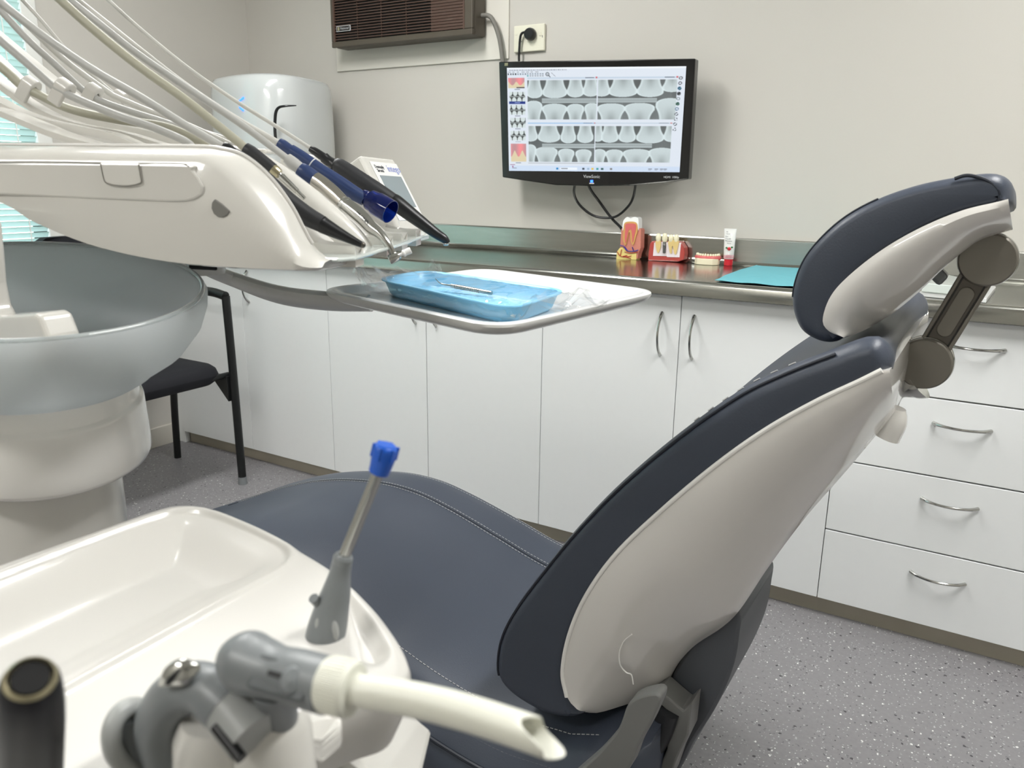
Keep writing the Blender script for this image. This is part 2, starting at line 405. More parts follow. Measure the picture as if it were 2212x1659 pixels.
# ceiling lamps (above the view), plus one added fill lamp behind the viewpoint
def ceiling_lamp(x, y, lx, ly, power, lab):
    t = thing('ceiling_light', lab, 'ceiling light', (x, y, H - .06))
    bm = BM(); box(bm, (x - lx / 2 - .03, y - ly / 2 - .03, H - .05), (x + lx / 2 + .03, y + ly / 2 + .03, H)); obj('lamp_housing', bm, 'frame_white', t, smooth=False, bevel=.004)
    bm = BM(); box(bm, (x - lx / 2, y - ly / 2, H - .062), (x + lx / 2, y + ly / 2, H - .05)); obj('diffuser', bm, 'lamp_glow', t, smooth=False)
    ld = bpy.data.lights.new('lamp_light', 'AREA'); ld.shape = 'RECTANGLE'; ld.size = lx; ld.size_y = ly; ld.energy = power; ld.color = (.975, .99, 1.0)
    lo = bpy.data.objects.new('lamp_light', ld); COL.objects.link(lo); lo.parent = t; lo.location = (0, 0, -.008)
ceiling_lamp(-1.75, 1.25, .30, 1.2, 21.5, 'fluorescent ceiling light above the treatment unit')
ceiling_lamp(.45, 1.25, .30, 1.2, 27, 'fluorescent ceiling light above the drawers side of the room')
ceiling_lamp(-1.1, -1.15, 1.2, .30, 14, 'added fill light on the ceiling behind the viewpoint')  # unseen fill lamp, added to brighten the surfaces that face the camera

# ------------------------------------------------------------------ cabinets along the back wall
YD = 2.162
def handle_mesh(c, vertical, L=.125):
    bm = BM(); pts = []; rr = []
    for i in range(13):
        t = -1 + i / 6
        off = .030 * (1 - t * t) ** .8 if abs(t) < 1 else 0
        p = Vector((0, -off - .001, t * L / 2)) if vertical else Vector((t * L / 2, -off - .001, 0))
        pts.append(Vector(c) + p); rr.append(.0034 + .0018 * abs(t) ** 3)
    tube(bm, pts, rr, 10, per=3); return bm
def door_panel(name, x0, x1, z0, z1, parent):
    bm = BM(); box(bm, (x0 + .0012, YD, z0 + .0012), (x1 - .0012, YD + .016, z1 - .0012)); return obj(name, bm, 'door_white', parent, smooth=False, bevel=.0008, seg=1)
ZT, ZB = .868, .055
def cabinet(x0, x1, lab, doors=None, drawers=None, group=None):
    t = thing('base_cabinet' if doors else 'drawer_cabinet', lab, 'cabinet', ((x0 + x1) / 2, YD + .3, 0), group)
    bm = BM(); box(bm, (x0 + .001, YD + .0175, ZB), (x1 - .001, YB - .01, ZT)); obj('cabinet_body', bm, 'carcass', t, smooth=False)
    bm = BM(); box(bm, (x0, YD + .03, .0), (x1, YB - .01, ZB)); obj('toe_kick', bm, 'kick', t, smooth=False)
    for d in doors or []:
        a, b_, hx = d
        dd = door_panel('door', a, b_, ZB, ZT, t)
        if hx is not None: obj('handle', handle_mesh((hx, YD, .752), True), 'chrome', dd)
    if drawers:
        for z0, z1, hz in drawers:
            dd = door_panel('drawer', x0, x1, z0, z1, t)
            obj('handle', handle_mesh(((x0 + x1) / 2 + .0, YD, hz), False), 'chrome', dd)
    return t
cabinet(-3.04, -2.117, 'white double door base cabinet at the left end of the bench, behind the black chair', [(-3.04, -2.585, None), (-2.585, -2.117, -2.545)], group=None)
cabinet(-2.117, -1.194, 'white double door base cabinet partly hidden behind the instrument tray', [(-2.117, -1.655, -1.70), (-1.655, -1.194, -1.612)])
cabinet(-1.194, -.2960, 'white double door base cabinet with two bowed handles, left of the drawers', [(-1.194, -.745, -.80), (-.745, -.296, -.704)])
cabinet(-.296, .27, 'white cabinet with four stacked drawers behind the chair back', None, [(.67, ZT, .805), (.468, .668, .606), (.2655, .466, .404), (ZB, .2635, .198)])
cabinet(.27, .85, 'white cabinet with four drawers at the far right end of the bench', None, [(.67, ZT, .805), (.468, .668, .606), (.2655, .466, .404), (ZB, .2635, .198)])
bm = BM(); box(bm, (-3.09, YD + .006, 0), (-3.042, YD + .03, ZT)); tag(obj('filler_strip', bm, 'door_white', smooth=False, bevel=.001), 'narrow white filler strip between the wall corner and the first cabinet', 'panel')
# steel bench top
wt = thing('steel_worktop', 'long brushed stainless steel worktop with a raised splashback along the wall', 'worktop', (-1.1, 2.4, .872))
bm = BM()
prof = [(2.16, .872), (2.128, .872), (2.128, .905), (2.132, .912), (2.14, .9145), (2.15, .912), (2.162, .909), (2.168, .909), (2.672, .909), (2.68, .909), (2.697, .912), (2.706, .925), (2.7062, .928), (2.7078, .990), (2.708, .993), (2.711, .998), (2.729, .998), (2.729, .872)]
rows = [[(x, y, z) for y, z in prof] for x in np.linspace(-3.09, 1.2, 60)]
grid(bm, rows, closeU=True, cap0=True, cap1=True); obj('bench_top', bm, 'steel', wt, angle=50)
bm = BM(); box(bm, (-.768, 2.7035, .913), (.9, 2.7075, .996)); obj('splash_panel', bm, 'steel_brushed', wt, smooth=False, bevel=.001)
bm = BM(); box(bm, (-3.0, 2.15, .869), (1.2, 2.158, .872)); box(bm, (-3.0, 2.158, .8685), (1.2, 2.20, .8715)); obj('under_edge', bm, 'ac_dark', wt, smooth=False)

# ------------------------------------------------------------------ wall things
# framed-in panel around the air conditioner
bm = BM()
box(bm, (-2.545, 2.722, 1.622), (-1.677, 2.73, H - .12)); struct('trim_1', bm, 'panel_white', smooth=False, bevel=.002)
ac = thing('air_conditioner', 'brown wall air conditioner with a louvred front grille', 'air conditioner', (-2.1, 2.67, 1.68))
AX0, AX1, AZ0, AZ1, AYF, AYB = -2.478, -1.775, 1.700, 2.08, 2.625, 2.722
bm = BM()
P = [(AX0 + .0, AYB), (AX0, AYF + .0), (AX1, AYF), (AX1, AYB)]
box(bm, (AX0, AYF + .012, AZ0), (AX1, AYB, AZ1)); 
obj('housing', bm, 'ac_brown', ac, smooth=False, bevel=.012)
bm = BM()
fx0, fx1, fz0, fz1 = AX0 + .012, AX1 - .035, AZ0 + .022, AZ1 - .02
for lo, hi in (((AX0, AYF, AZ0), (AX1, AYF + .013, fz0)), ((AX0, AYF, fz1), (AX1, AYF + .013, AZ1)), ((AX0, AYF, fz0), (fx0, AYF + .013, fz1)), ((fx1, AYF, fz0), (AX1, AYF + .013, fz1))): box(bm, lo, hi)
obj('front_frame', bm, 'ac_brown', ac, smooth=False, bevel=.003)
bm = BM(); box(bm, (fx0, AYF + .009, fz0), (fx1, AYF + .0118, fz1)); obj('grille_backing', bm, 'ac_dark', ac, smooth=False)
bm = BM(); gx = fx1 - .155
z = fz0 + .006
while z < fz1:
    box(bm, (fx0 + .008, AYF + .002, z), (gx, AYF + .009, z + .0032)); box(bm, (gx, AYF + .001, z - .0032), (fx1 - .008, AYF + .0088, z + .0052)); z += .0105
for lo, hi in (((fx0, AYF + .001, fz0), (fx0 + .008, AYF + .008, fz1)), ((fx1 - .008, AYF + .001, fz0), (fx1, AYF + .008, fz1))): box(bm, lo, hi)
for k in (1, 2, 3): x = fx0 + (gx - fx0) * k / 4; box(bm, (x, AYF + .006, fz0), (x + .003, AYF + .009, fz1))
obj('grille', bm, 'ac_grille', ac, smooth=False)
bm = BM(); bx, bz = fx0 + .058, fz0 + .047
box(bm, (bx - .038, AYF - .003, bz - .011), (bx + .038, AYF + .001, bz + .011)); bd = obj('badge', bm, 'print_silver', ac, smooth=False, bevel=.001)
bm = BM(); box(bm, (bx - .035, AYF - .0034, bz - .0085), (bx + .035, AYF - .0028, bz + .0085)); obj('badge_plate', bm, 'ac_dark', bd, smooth=False)
bm = BM(); box(bm, (bx - .030, AYF - .0042, bz - .0065), (bx - .020, AYF - .0032, bz + .0065)); obj('badge_mark', bm, 'gold', bd, smooth=False)
text('badge_text', 'National', .0135, (bx + .008, AYF - .0044, bz), (1, 0, 0), (0, 0, 1), 'print_silver', bd)
bm = BM(); tube(bm, [(AX1 - .004, 2.69, 1.775), (-1.742, 2.69, 1.77), (-1.72, 2.695, 1.74), (-1.70, 2.70, 1.68), (-1.69, 2.705, 1.60), (-1.69, 2.705, 1.54)], .0085, 12)
tag(obj('grey_conduit', bm, 'cord_grey'), 'thick grey power cable drooping from the side of the air conditioner', 'cable')
# power outlet and plug
ou = thing('wall_outlet', 'cream double wall socket plate above the monitor', 'outlet', (-1.585, 2.728, 1.68))
bm = BM(); box(bm, (-1.650, 2.716, 1.640), (-1.520, 2.729, 1.732)); pl = obj('face_plate', bm, 'outlet', ou, smooth=False, bevel=.003)
for lo, hi in (((-1.644, 2.715, 1.7), (-1.633, 2.717, 1.71)), ((-1.54, 2.7135, 1.690), (-1.532, 2.717, 1.704))):
    bm = BM(); box(bm, lo, hi); obj('rocker_switch', bm, 'outlet', ou, smooth=False, bevel=.001)
for lo, hi in (((-1.623, 2.7155, 1.675), (-1.614, 2.717, 1.677)), ((-1.529, 2.7155, 1.684), (-1.527, 2.717, 1.692))):
    bm = BM(); box(bm, lo, hi); obj('socket_slot', bm, 'print_dark', ou, smooth=False)
pg = thing('power_plug', 'round black power plug in the wall socket with its cord running down behind the monitor', 'plug', (-1.57, 2.70, 1.66))
bm = BM(); lathe(bm, [(.019, 0), (.0215, .004), (.0215, .018), (.018, .026), (.0, .027)], (-1.573, 2.716, 1.697), (0, -1, 0)); obj('plug_body', bm, 'black_plastic', pg)
bm = BM(); tube(bm, [(-1.575, 2.70, 1.702), (-1.597, 2.70, 1.704), (-1.61, 2.70, 1.695), (-1.616, 2.702, 1.66), (-1.618, 2.705, 1.60), (-1.60, 2.71, 1.54)], .0045, 10); obj('cord', bm, 'black_plastic', pg)

# ------------------------------------------------------------------ monitor
MYF = 2.60   # front plane
def mp(px, py): return on(1, MYF, px, py)
tl, tr_, br, bl = mp(1077, 133), mp(1502, 126), mp(1487, 387), mp(1085, 383)
ex = (tr_ - tl).normalized(); cz = Vector((-.01, 0, 1)).normalized()
mon = thing('computer_monitor', 'black widescreen monitor on the wall showing four grey dental x-ray images', 'monitor', ((tl + br) / 2)[:2] + (tl.z - .46,))
bot = [mp(1487, 387), mp(1440, 394), mp(1360, 401), mp(1280, 402), mp(1200, 400), mp(1130, 390), mp(1085, 383)]
out = [tl, tr_] + bot
bm = BM(); prism(bm, out, (0, .035, 0)); obj('monitor_case', bm, 'monitor_black', mon, smooth=False, bevel=.004)
bm = BM(); c = (tl + br) / 2; box(bm, (c.x - .17, MYF + .034, c.z - .12), (c.x + .17, MYF + .06, c.z + .12)); box(bm, (c.x - .06, MYF + .06, c.z - .06), (c.x + .06, 2.729, c.z + .06)); obj('wall_bracket', bm, 'black_plastic', mon, smooth=False, bevel=.004)
# screen image painted per vertex
SW, SH = 560, 330
img = np.zeros((SH, SW, 3)); img[:] = (.86, .89, .93)
yy, xx = np.mgrid[0:SH, 0:SW].astype(float)
X_, Y_ = xx / SW * 1780, yy / SH * 1045      # crop pixels inside the lit screen, origin top left (160,215)
def rect(x0, y0, x1, y1, c): 
    k = (X_ >= x0) & (X_ < x1) & (Y_ >= y0) & (Y_ < y1); img[k] = c
def xray(x0, y0, x1, y1, uppers, lowers, wing, seed):
    k = (X_ >= x0) & (X_ < x1) & (Y_ >= y0) & (Y_ < y1)
    r = np.random.default_rng(seed)
    g = np.full(X_.shape, .36) + .10 * (Y_ - y0) / (y1 - y0) + .03 * np.sin(X_ / 60)
    def tooth(cx, w, ybase, ytip, up):
        h = abs(ytip - ybase); t = (Y_ - ybase) / (ytip - ybase)           # 0 at the root side, 1 at the biting edge
        t = np.clip(t, -.2, 1.25)
        half = w / 2 * np.where(t < .75, .74 + .32 * np.clip(t / .6, 0, 1) ** 2, (.74 + .32) * np.sqrt(np.clip(1 - ((t - .75) / .27) ** 2, 0, 1)))
        half = np.where(t > 1.02 + .035 * np.cos((X_ - cx) / w * 9), 0, half)
        e = half - np.abs(X_ - cx)
        a = np.clip(e / 9 + .2, 0, 1) * (t > -.15)
        val = .78 + .12 * np.clip(1 - e / 30, 0, 1) + .06 * np.clip(t, 0, 1) - .14 * np.exp(-((X_ - cx) / (w * .16)) ** 2) * np.clip(1.1 - t * 1.6, 0, 1)
        return a, val
    for L, up in ((uppers, 1), (lowers, 0)):
        for cx, w, tip in L:
            a, v = tooth(cx, w, y0 - 10 if up else y1 + 10, tip, up); g = g * (1 - a) + v * a
    bx0, bx1, by0, by1 = wing
    kk = (X_ > bx0) & (X_ < bx1) & (Y_ > by0) & (Y_ < by1)
    ed = np.minimum(Y_ - by0, by1 - Y_); g = np.where(kk, .66 + .12 * (ed < 8), g)
    g = np.clip(g + r.normal(0, .006, g.shape), 0, 1)
    col = np.stack([g * .93, g * .99, g * 1.0], -1)
    img[k] = col[k]
# title, toolbar, frames
rect(0, 0, 1780, 18, (.93, .95, .97))
rr = random.Random(5)
x = 24
while x < 640:
    l = rr.uniform(8, 24); rect(x, 20, x + l, 26, (.45, .47, .52)); x += l + 7
for x in range(10, 320, 50): rect(x, 40, x + rr.uniform(20, 36), 46, (.55, .57, .6))
for i, x in enumerate(range(8, 200, 27)): rect(x, 57, x + 14, 70, (.18, .2, .24) if i < 4 else (.5, .55, .6))
for x in range(222, 410, 27):
    rect(x, 57, x + 15, 68, (.55, .6, .65)); rect(x, 76, x + 15, 86, (.3, .6, .62) if x < 240 else (.6, .63, .67))
d = np.hypot(X_ - 440, Y_ - 66); img[(d < 19) & (d > 13)] = (.2, .22, .25); img[(abs((X_ - 455) - (Y_ - 80)) < 5) & (X_ > 452) & (X_ < 472)] = (.2, .22, .25); img[(d < 5)] = (.3, .32, .35)
img[(abs((X_ - 480) * 40 - (Y_ - 50) * 46) < 80) & (X_ > 482) & (X_ < 526)] = (.35, .36, .4)
rect(225, 98, 1718, 112, (.76, .82, .88)); rect(225, 545, 945, 558, (.66, .78, .90)); rect(945, 545, 1690, 558, (.78, .83, .88))
for x in (830, 1590): rect(x, 99, x + 90, 105, (.35, .37, .42)); rect(x + 105, 95, x + 122, 108, (.8, .35, .38))
for x in (820, 1560): rect(x, 548, x + 90, 553, (.35, .37, .42)); rect(x + 105, 545, x + 122, 556, (.8, .5, .5))
xray(225, 125, 950, 515, [(300, 170, 300), (517, 250, 300), (733, 172, 292), (890, 160, 285)], [(290, 185, 330), (515, 255, 360), (735, 175, 362), (905, 150, 355)], (380, 955, 305, 350), 1)
xray(960, 125, 1705, 515, [(1000, 160, 285), (1205, 265, 290), (1463, 240, 292), (1660, 170, 245)], [(1095, 265, 358), (1370, 275, 355), (1650, 250, 310)], (958, 1530, 305, 348), 2)
xray(232, 580, 935, 952, [(255, 150, 735), (455, 235, 745), (663, 160, 752), (840, 165, 748)], [(250, 130, 770), (425, 240, 795), (642, 170, 812), (825, 165, 818)], (380, 940, 760, 802), 3)
xray(945, 580, 1680, 952, [(970, 110, 735), (1090, 170, 745), (1262, 165, 742), (1482, 255, 750), (1680, 140, 735)], [(990, 130, 815), (1140, 170, 818), (1362, 260, 812), (1600, 240, 800)], (945, 1505, 755, 795), 4)
rect(0, 945, 1780, 960, (.86, .89, .93)); rect(225, 955, 940, 965, (.74, .76, .78))
# thumbnails
def thumb(y0, y1, seed):
    k = (X_ > 22 + seed * 2) & (X_ < 200) & (Y_ > y0) & (Y_ < y1)
    u = (X_ + seed * 17) % 58; t = (Y_ - y0) / (y1 - y0)
    g = np.where((t < .42 - .10 * np.cos(u / 58 * 6.28) * 0) & (abs(u - 29) < 26 * np.sqrt(np.clip(1 - ((t - .1) / .34) ** 2, 0, 1))), .86, .22)
    g2 = np.where((t > .58) & (abs(((X_ + 12) % 58) - 29) < 26 * np.sqrt(np.clip(1 - ((t - .92) / .36) ** 2, 0, 1))), .86, g); g2 = np.where(abs(t - .5) < .04, .8, g2)
    img[k] = np.stack([g2 * .95, g2, g2], -1)[k]
def gum(x0, y0, x1, y1, tip):
    k = (X_ > x0) & (X_ < x1) & (Y_ > y0) & (Y_ < y1); t = (Y_ - y0) / (y1 - y0)
    c = np.zeros(img.shape); c[:] = (.84, .55, .57); c[..., 0] += .1 * np.cos(X_ / 22); c[..., 1] += .12 * (t > .8)
    tooth = (t > .38 + .35 * abs(np.sin((X_ - x0) / (x1 - x0) * 2 * math.pi * 1.0 + tip)) ** 1.5); c[tooth] = (.86, .80, .66)
    c[(t > .9) & (X_ > (x0 + x1) / 2) & (tip == 0)] = (.15, .08, .1)
    img[k] = c[k]
gum(12, 100, 192, 200, 0); gum(28, 760, 202, 945, 1.57)
for i, (y0, y1) in enumerate(((238, 335), (372, 468), (500, 598), (632, 726))): thumb(y0, y1, i)
rect(18, 335, 200, 360, (.08, .18, .50))
for y in (212, 345, 478, 608, 738, 956): rect(80, y, 140, y + 4, (.45, .47, .52) if y != 345 else (.7, .75, .9))
# right hand icons
for i, y in enumerate(range(98, 620, 50)):
    c = [(.35, .36, .38), (.35, .36, .4), (.15, .35, .45), (.12, .14, .16), (.55, .6, .62), (.12, .3, .25), (.4, .5, .6), (.25, .27, .3), (.25, .27, .3), (.25, .27, .3), (.25, .27, .3)][i]
    d = np.hypot(X_ - 1735 + i * 3, Y_ - y - 14); k = (d < 17) & (d > (9 if i not in (2, 3, 5) else 0)) & ((X_ + Y_) % 29 > (12 if i > 6 else 3)); img[k] = c
rect(0, 985, 1780, 1045, (.80, .86, .94))
for i, x in enumerate((535, 815, 865, 910, 960, 1010, 1100)):
    c = [(.15, .5, .75), (.2, .25, .3), (.6, .7, .8), (.9, .75, .3), (.2, .6, .6), (.2, .35, .35), (.5, .5, .5)][i]; rect(x, 1005, x + 24, 1024, c)
rect(580, 1002, 760, 1028, (.92, .95, .98)); rect(590, 1010, 660, 1017, (.5, .52, .56))
for x in (1480, 1540, 1590, 1625): rect(x, 1008, x + 34, 1014, (.4, .42, .48)); rect(x, 1020, x + 26, 1025, (.45, .47, .52))
rect(14, 975, 70, 980, (.6, .4, .55)); rect(40, 990, 54, 1004, (.6, .3, .5)); rect(40, 1010, 90, 1014, (.5, .52, .58))
k_ = np.ones(3) / 3
for ax in (0, 1): img = (np.roll(img, 1, ax) * .22 + img * .56 + np.roll(img, -1, ax) * .22)
q = [on(1, MYF - .0012, 1095, 146.5), on(1, MYF - .0012, 1482.5, 143), on(1, MYF - .0012, 1468, 372), on(1, MYF - .0012, 1099.5, 369)]
us, vs_ = np.meshgrid(np.linspace(0, 1, SW), np.linspace(0, 1, SH))
pos = sum(np.array(qq)[None, None] * ww[..., None] for qq, ww in zip(q, ((1 - us) * (1 - vs_), us * (1 - vs_), us * vs_, (1 - us) * vs_))) - np.array(ORG[mon])
idx = np.arange(SH * SW).reshape(SH, SW); fcs = np.stack([idx[:-1, :-1], idx[1:, :-1], idx[1:, 1:], idx[:-1, 1:]], -1).reshape(-1, 4)
me = bpy.data.meshes.new('screen'); me.from_pydata(pos.reshape(-1, 3).tolist(), [], fcs.tolist())
ca = me.color_attributes.new('display', 'FLOAT_COLOR', 'POINT'); li = np.where(img <= .04045, img / 12.92, ((np.clip(img, 0, 1) + .055) / 1.055) ** 2.4)
ca.data.foreach_set('color', np.concatenate([li, np.ones((SH, SW, 1))], -1).astype(np.float32).ravel())
m = bpy.data.materials.new('display'); m.use_nodes = True; n = m.node_tree; b = n.nodes['Principled BSDF']; at = n.nodes.new('ShaderNodeVertexColor'); at.layer_name = 'display'
b.inputs['Base Color'].default_value = (.01, .01, .01, 1); b.inputs['Roughness'].default_value = .3; n.links.new(at.outputs[0], b.inputs['Emission Color']); b.inputs['Emission Strength'].default_value = .8; M['display'] = m
me.materials.append(m); so = bpy.data.objects.new('screen', me); COL.objects.link(so); so.parent = mon
text('maker_name', 'ViewSonic', .0155, on(1, MYF - .001, 1278, 381.5), (1, 0, -.01), (0, 0, 1), 'print_silver', mon)
text('corner_print', 'HDMI  1080p', .0095, on(1, MYF - .001, 1450, 383), (1, 0, .0), (0, 0, 1), 'print_silver', mon)
bm = BM(); c = on(1, MYF - .001, 1278, 391.5); box(bm, (c.x - .005, c.y, c.z - .004), (c.x + .005, c.y + .002, c.z + .004)); obj('power_light', bm, 'led_blue', mon, smooth=False)
bm = BM(); c = on(1, MYF - .001, 1278, 396); box(bm, (c.x - .009, c.y, c.z - .002), (c.x + .009, c.y + .002, c.z + .002)); obj('power_button', bm, 'print_silver', mon, smooth=False)
bm = BM(); c = on(1, MYF - .001, 1093.5, 139); box(bm, (c.x - .007, c.y, c.z - .005), (c.x + .007, c.y + .001, c.z + .005)); obj('corner_logo', bm, 'gold', mon, smooth=False)
# monitor cables
def wallcurve(L, ys): return [on(1, y, *p) for p, y in zip(L, ys)]
def cable(L, ys, lab, r=.0045):
    bm = BM(); tube(bm, wallcurve(L, ys), r, 10); return tag(obj('monitor_cable', bm, 'black_plastic'), lab, 'cable')
cable([(1245, 385), (1240, 415), (1250, 440), (1275, 462), (1300, 470), (1330, 468), (1355, 448), (1368, 425), (1375, 385)], [2.645, 2.66, 2.68, 2.69, 2.695, 2.695, 2.68, 2.66, 2.645], 'black cable hanging in a U-shaped loop below the monitor')
cable([(1268, 385), (1275, 408), (1295, 436), (1320, 470), (1342, 493), (1352, 515)], [2.655, 2.675, 2.70, 2.705, 2.705, 2.695], 'straight black cable running from the monitor down to the splashback', .0048)

# ------------------------------------------------------------------ air purifier on the bench
ap = thing('air_purifier', 'tall white rounded air purifier with small blue lights at the back left corner', 'air purifier', (-2.73, 2.42, .91))
prof = [(-2.86, 2.33), (-2.79, 2.25), (-2.62, 2.21), (-2.49, 2.215), (-2.41, 2.28), (-2.40, 2.40), (-2.46, 2.60), (-2.62, 2.67), (-2.90, 2.62), (-2.96, 2.50)]
ring = curve([(x, y, 0) for x, y in prof], 72, True); cc = ring.mean(0)
rows = []
for s, z in ((.92, .911), (.985, .93), (1, 1.1), (1, 1.35), (.985, 1.50), (.965, 1.535), (.93, 1.552), (.85, 1.562), (.4, 1.566)):
    rows.append([(cc[0] + (p[0] - cc[0]) * s, cc[1] + (p[1] - cc[1]) * s, z) for p in ring])
bm = BM(); grid(bm, rows, closeU=True, cap0=True, cap1=True); obj('purifier_body', bm, 'purifier', ap, angle=60)
def apsurf(px, py, Y): return on(1, Y, px, py)
bm = BM(); tube(bm, [apsurf(a_, b_, y) for a_, b_, y in ((640, 228, 2.262), (618, 229, 2.232), (603, 232, 2.222), (596, 242, 2.219), (594, 262, 2.218), (594, 285, 2.217), (597, 315, 2.217))], [.002, .004, .005, .006, .006, .006, .006], 10); obj('vent_slot', bm, 'black_plastic', ap)
for a_, b_ in (((517, 219), (526, 211)), ((518, 232), (526, 239))):
    bm = BM(); tube(bm, [apsurf(*a_, 2.210), apsurf(*b_, 2.207)], .0035, 8); obj('indicator_light', bm, 'led_blue', ap)
bm = BM(); c = apsurf(512, 212, 2.216); lathe(bm, [(.032, -.004), (.032, .001), (.029, .002), (.0, .0022)], c + Vector((0, .0, 0)), (-.15, -1, 0), 24); obj('sensor_dial', bm, 'grey_light', ap)
text('purifier_print', 'W', .03, apsurf(502, 282, 2.215), (1, -.25, 0), (0, 0, 1), 'print_dark', ap)

# ------------------------------------------------------------------ bench items
# tooth cross-section model
def flat(bm, Yp, L, th, mi=0, smoothN=None):
    P = onY(Yp, L)
    if smoothN: P = [Vector(p) for p in curve(P, smoothN, True)]
    return prism(bm, P, (0, th, 0), mi)
YM = 2.655
tm = thing('molar_section_model', 'tall anatomical molar cross-section model with yellow base on the steel bench', 'dental model', tuple(on(1, YM + .02, 1357, 560))[:2] + (.909,))
def c5(L): return [(1280 + x / 4.608, 440 + y / 4.608) for x, y in L]
bm = BM(); flat(bm, YM, c5([(272, 445), (285, 250), (300, 238), (470, 248), (482, 260), (478, 440), (455, 500), (445, 550), (300, 545)]), .036); obj('jaw_block', bm, 'bone_pink', tm, smooth=False, bevel=.002)
bm = BM(); flat(bm, YM - .002, c5([(235, 552), (240, 480), (270, 440), (300, 430), (340, 480), (436, 486), (434, 560)]), .036); obj('base_block', bm, 'fat_yellow', tm, smooth=False, bevel=.0015)
bm = BM(); flat(bm, YM - .003, c5([(300, 270), (302, 185), (325, 145), (350, 132), (378, 145), (410, 132), (445, 138), (458, 165), (455, 270), (440, 200), (375, 190), (325, 200)]), .032, smoothN=60); obj('tooth_crown', bm, 'enamel', tm)
bm = BM(); flat(bm, YM - .0045, c5([(315, 200), (345, 180), (410, 180), (442, 200), (448, 260), (430, 330), (410, 400), (395, 410), (380, 370), (372, 290), (360, 290), (345, 360), (330, 412), (315, 400), (300, 340), (308, 260)]), .03, smoothN=80); obj('tooth_root', bm, 'dentin', tm)
bm = BM(); flat(bm, YM - .006, c5([(328, 205), (375, 196), (428, 205), (430, 250), (415, 320), (398, 390), (392, 320), (385, 262), (360, 262), (348, 310), (328, 395), (320, 330), (325, 260)]), .028, smoothN=80); obj('pulp', bm, 'gum_pink', tm)
bm = BM()
for L in ([(272, 415), (310, 425), (340, 465), (400, 475), (455, 462)], [(320, 430), (350, 470)], [(395, 430), (410, 470), (440, 470)]): tube(bm, onY(YM - .005, c5(L)), .0017, 8)
obj('blue_vessels', bm, 'vessel_blue', tm)
bm = BM()
for L in ([(245, 478), (275, 520), (330, 530), (385, 520)], [(275, 520), (290, 455)], [(330, 530), (380, 546)], [(300, 525), (345, 515)], [(320, 480), (380, 492), (450, 482)]): tube(bm, onY(YM - .0045, c5(L)), .0013, 8)
obj('red_vessels', bm, 'vessel_red', tm)
# implant comparison model
YI = 2.662
im = thing('implant_model', 'red gum block model showing two natural teeth and a metal implant screw', 'dental model', tuple(on(1, YI + .03, 1438, 565))[:2] + (.909,))
bm = BM(); flat(bm, YI, c5([(550, 565), (556, 480), (570, 400), (590, 372), (870, 378), (910, 440), (915, 500), (905, 560), (850, 578)]), .040); obj('gum_block', bm, 'gum_red', im, smooth=False, bevel=.003)
bm = BM(); flat(bm, YI - .002, c5([(600, 520), (612, 390), (630, 380), (880, 388), (865, 535), (740, 532), (735, 522)]), .006); obj('bone_window', bm, 'bone_white', im, smooth=False, bevel=.001)
bm = BM(); flat(bm, YI - .006, c5([(630, 370), (675, 372), (676, 430), (655, 490), (642, 480), (630, 430)]), .014, smoothN=40); obj('tooth_root', bm, 'root_yellow', im)
bm = BM(); flat(bm, YI - .006, c5([(758, 370), (850, 372), (848, 430), (828, 505), (812, 490), (800, 425), (790, 430), (785, 495), (770, 490), (758, 430)]), .014, smoothN=50); obj('tooth_root', bm, 'root_yellow', im)
for cx, wd, yb, yt in ((656, 60, 375, 292), (720, 62, 380, 290)):
    bm = BM(); a_, b_ = on(1, YI, *c5([(cx, yb)])[0]), on(1, YI, *c5([(cx, yt)])[0]); h_ = (b_ - a_).length; rr_ = wd / 4.608 / 2 / F * 2.56
    lathe(bm, [(rr_ * .7, 0), (rr_, h_ * .3), (rr_ * .97, h_ * .65), (rr_ * .6, h_ * .93), (0, h_)], a_, (b_ - a_), 24); obj('tooth_crown', bm, 'tooth_ivory', im)
bm = BM()
for cx in (783, 835):
    a_, b_ = on(1, YI, *c5([(cx, 378)])[0]), on(1, YI, *c5([(cx, 305)])[0]); h_ = (b_ - a_).length; rr_ = .0088
    lathe(bm, [(rr_ * .8, 0), (rr_ * 1.05, h_ * .3), (rr_ * 1.05, h_ * .65), (rr_ * .7, h_ * .95), (0, h_)], a_, (b_ - a_), 24)
obj('molar_crown', bm, 'tooth_ivory', im)
bm = BM(); a_, b_ = on(1, YI - .006, *c5([(712, 495)])[0]), on(1, YI - .004, *c5([(716, 380)])[0]); h_ = (b_ - a_).length
pr = [(0.001, 0)]
for k in range(12): pr += [(.0042 + .0012 * k / 12, h_ * (.03 + k * .06)), (.0056 + .0010 * k / 12, h_ * (.055 + k * .06))]
pr += [(.0055, h_ * .8), (.006, h_)]
lathe(bm, pr, a_, (b_ - a_), 20); obj('implant_screw', bm, 'implant', im)
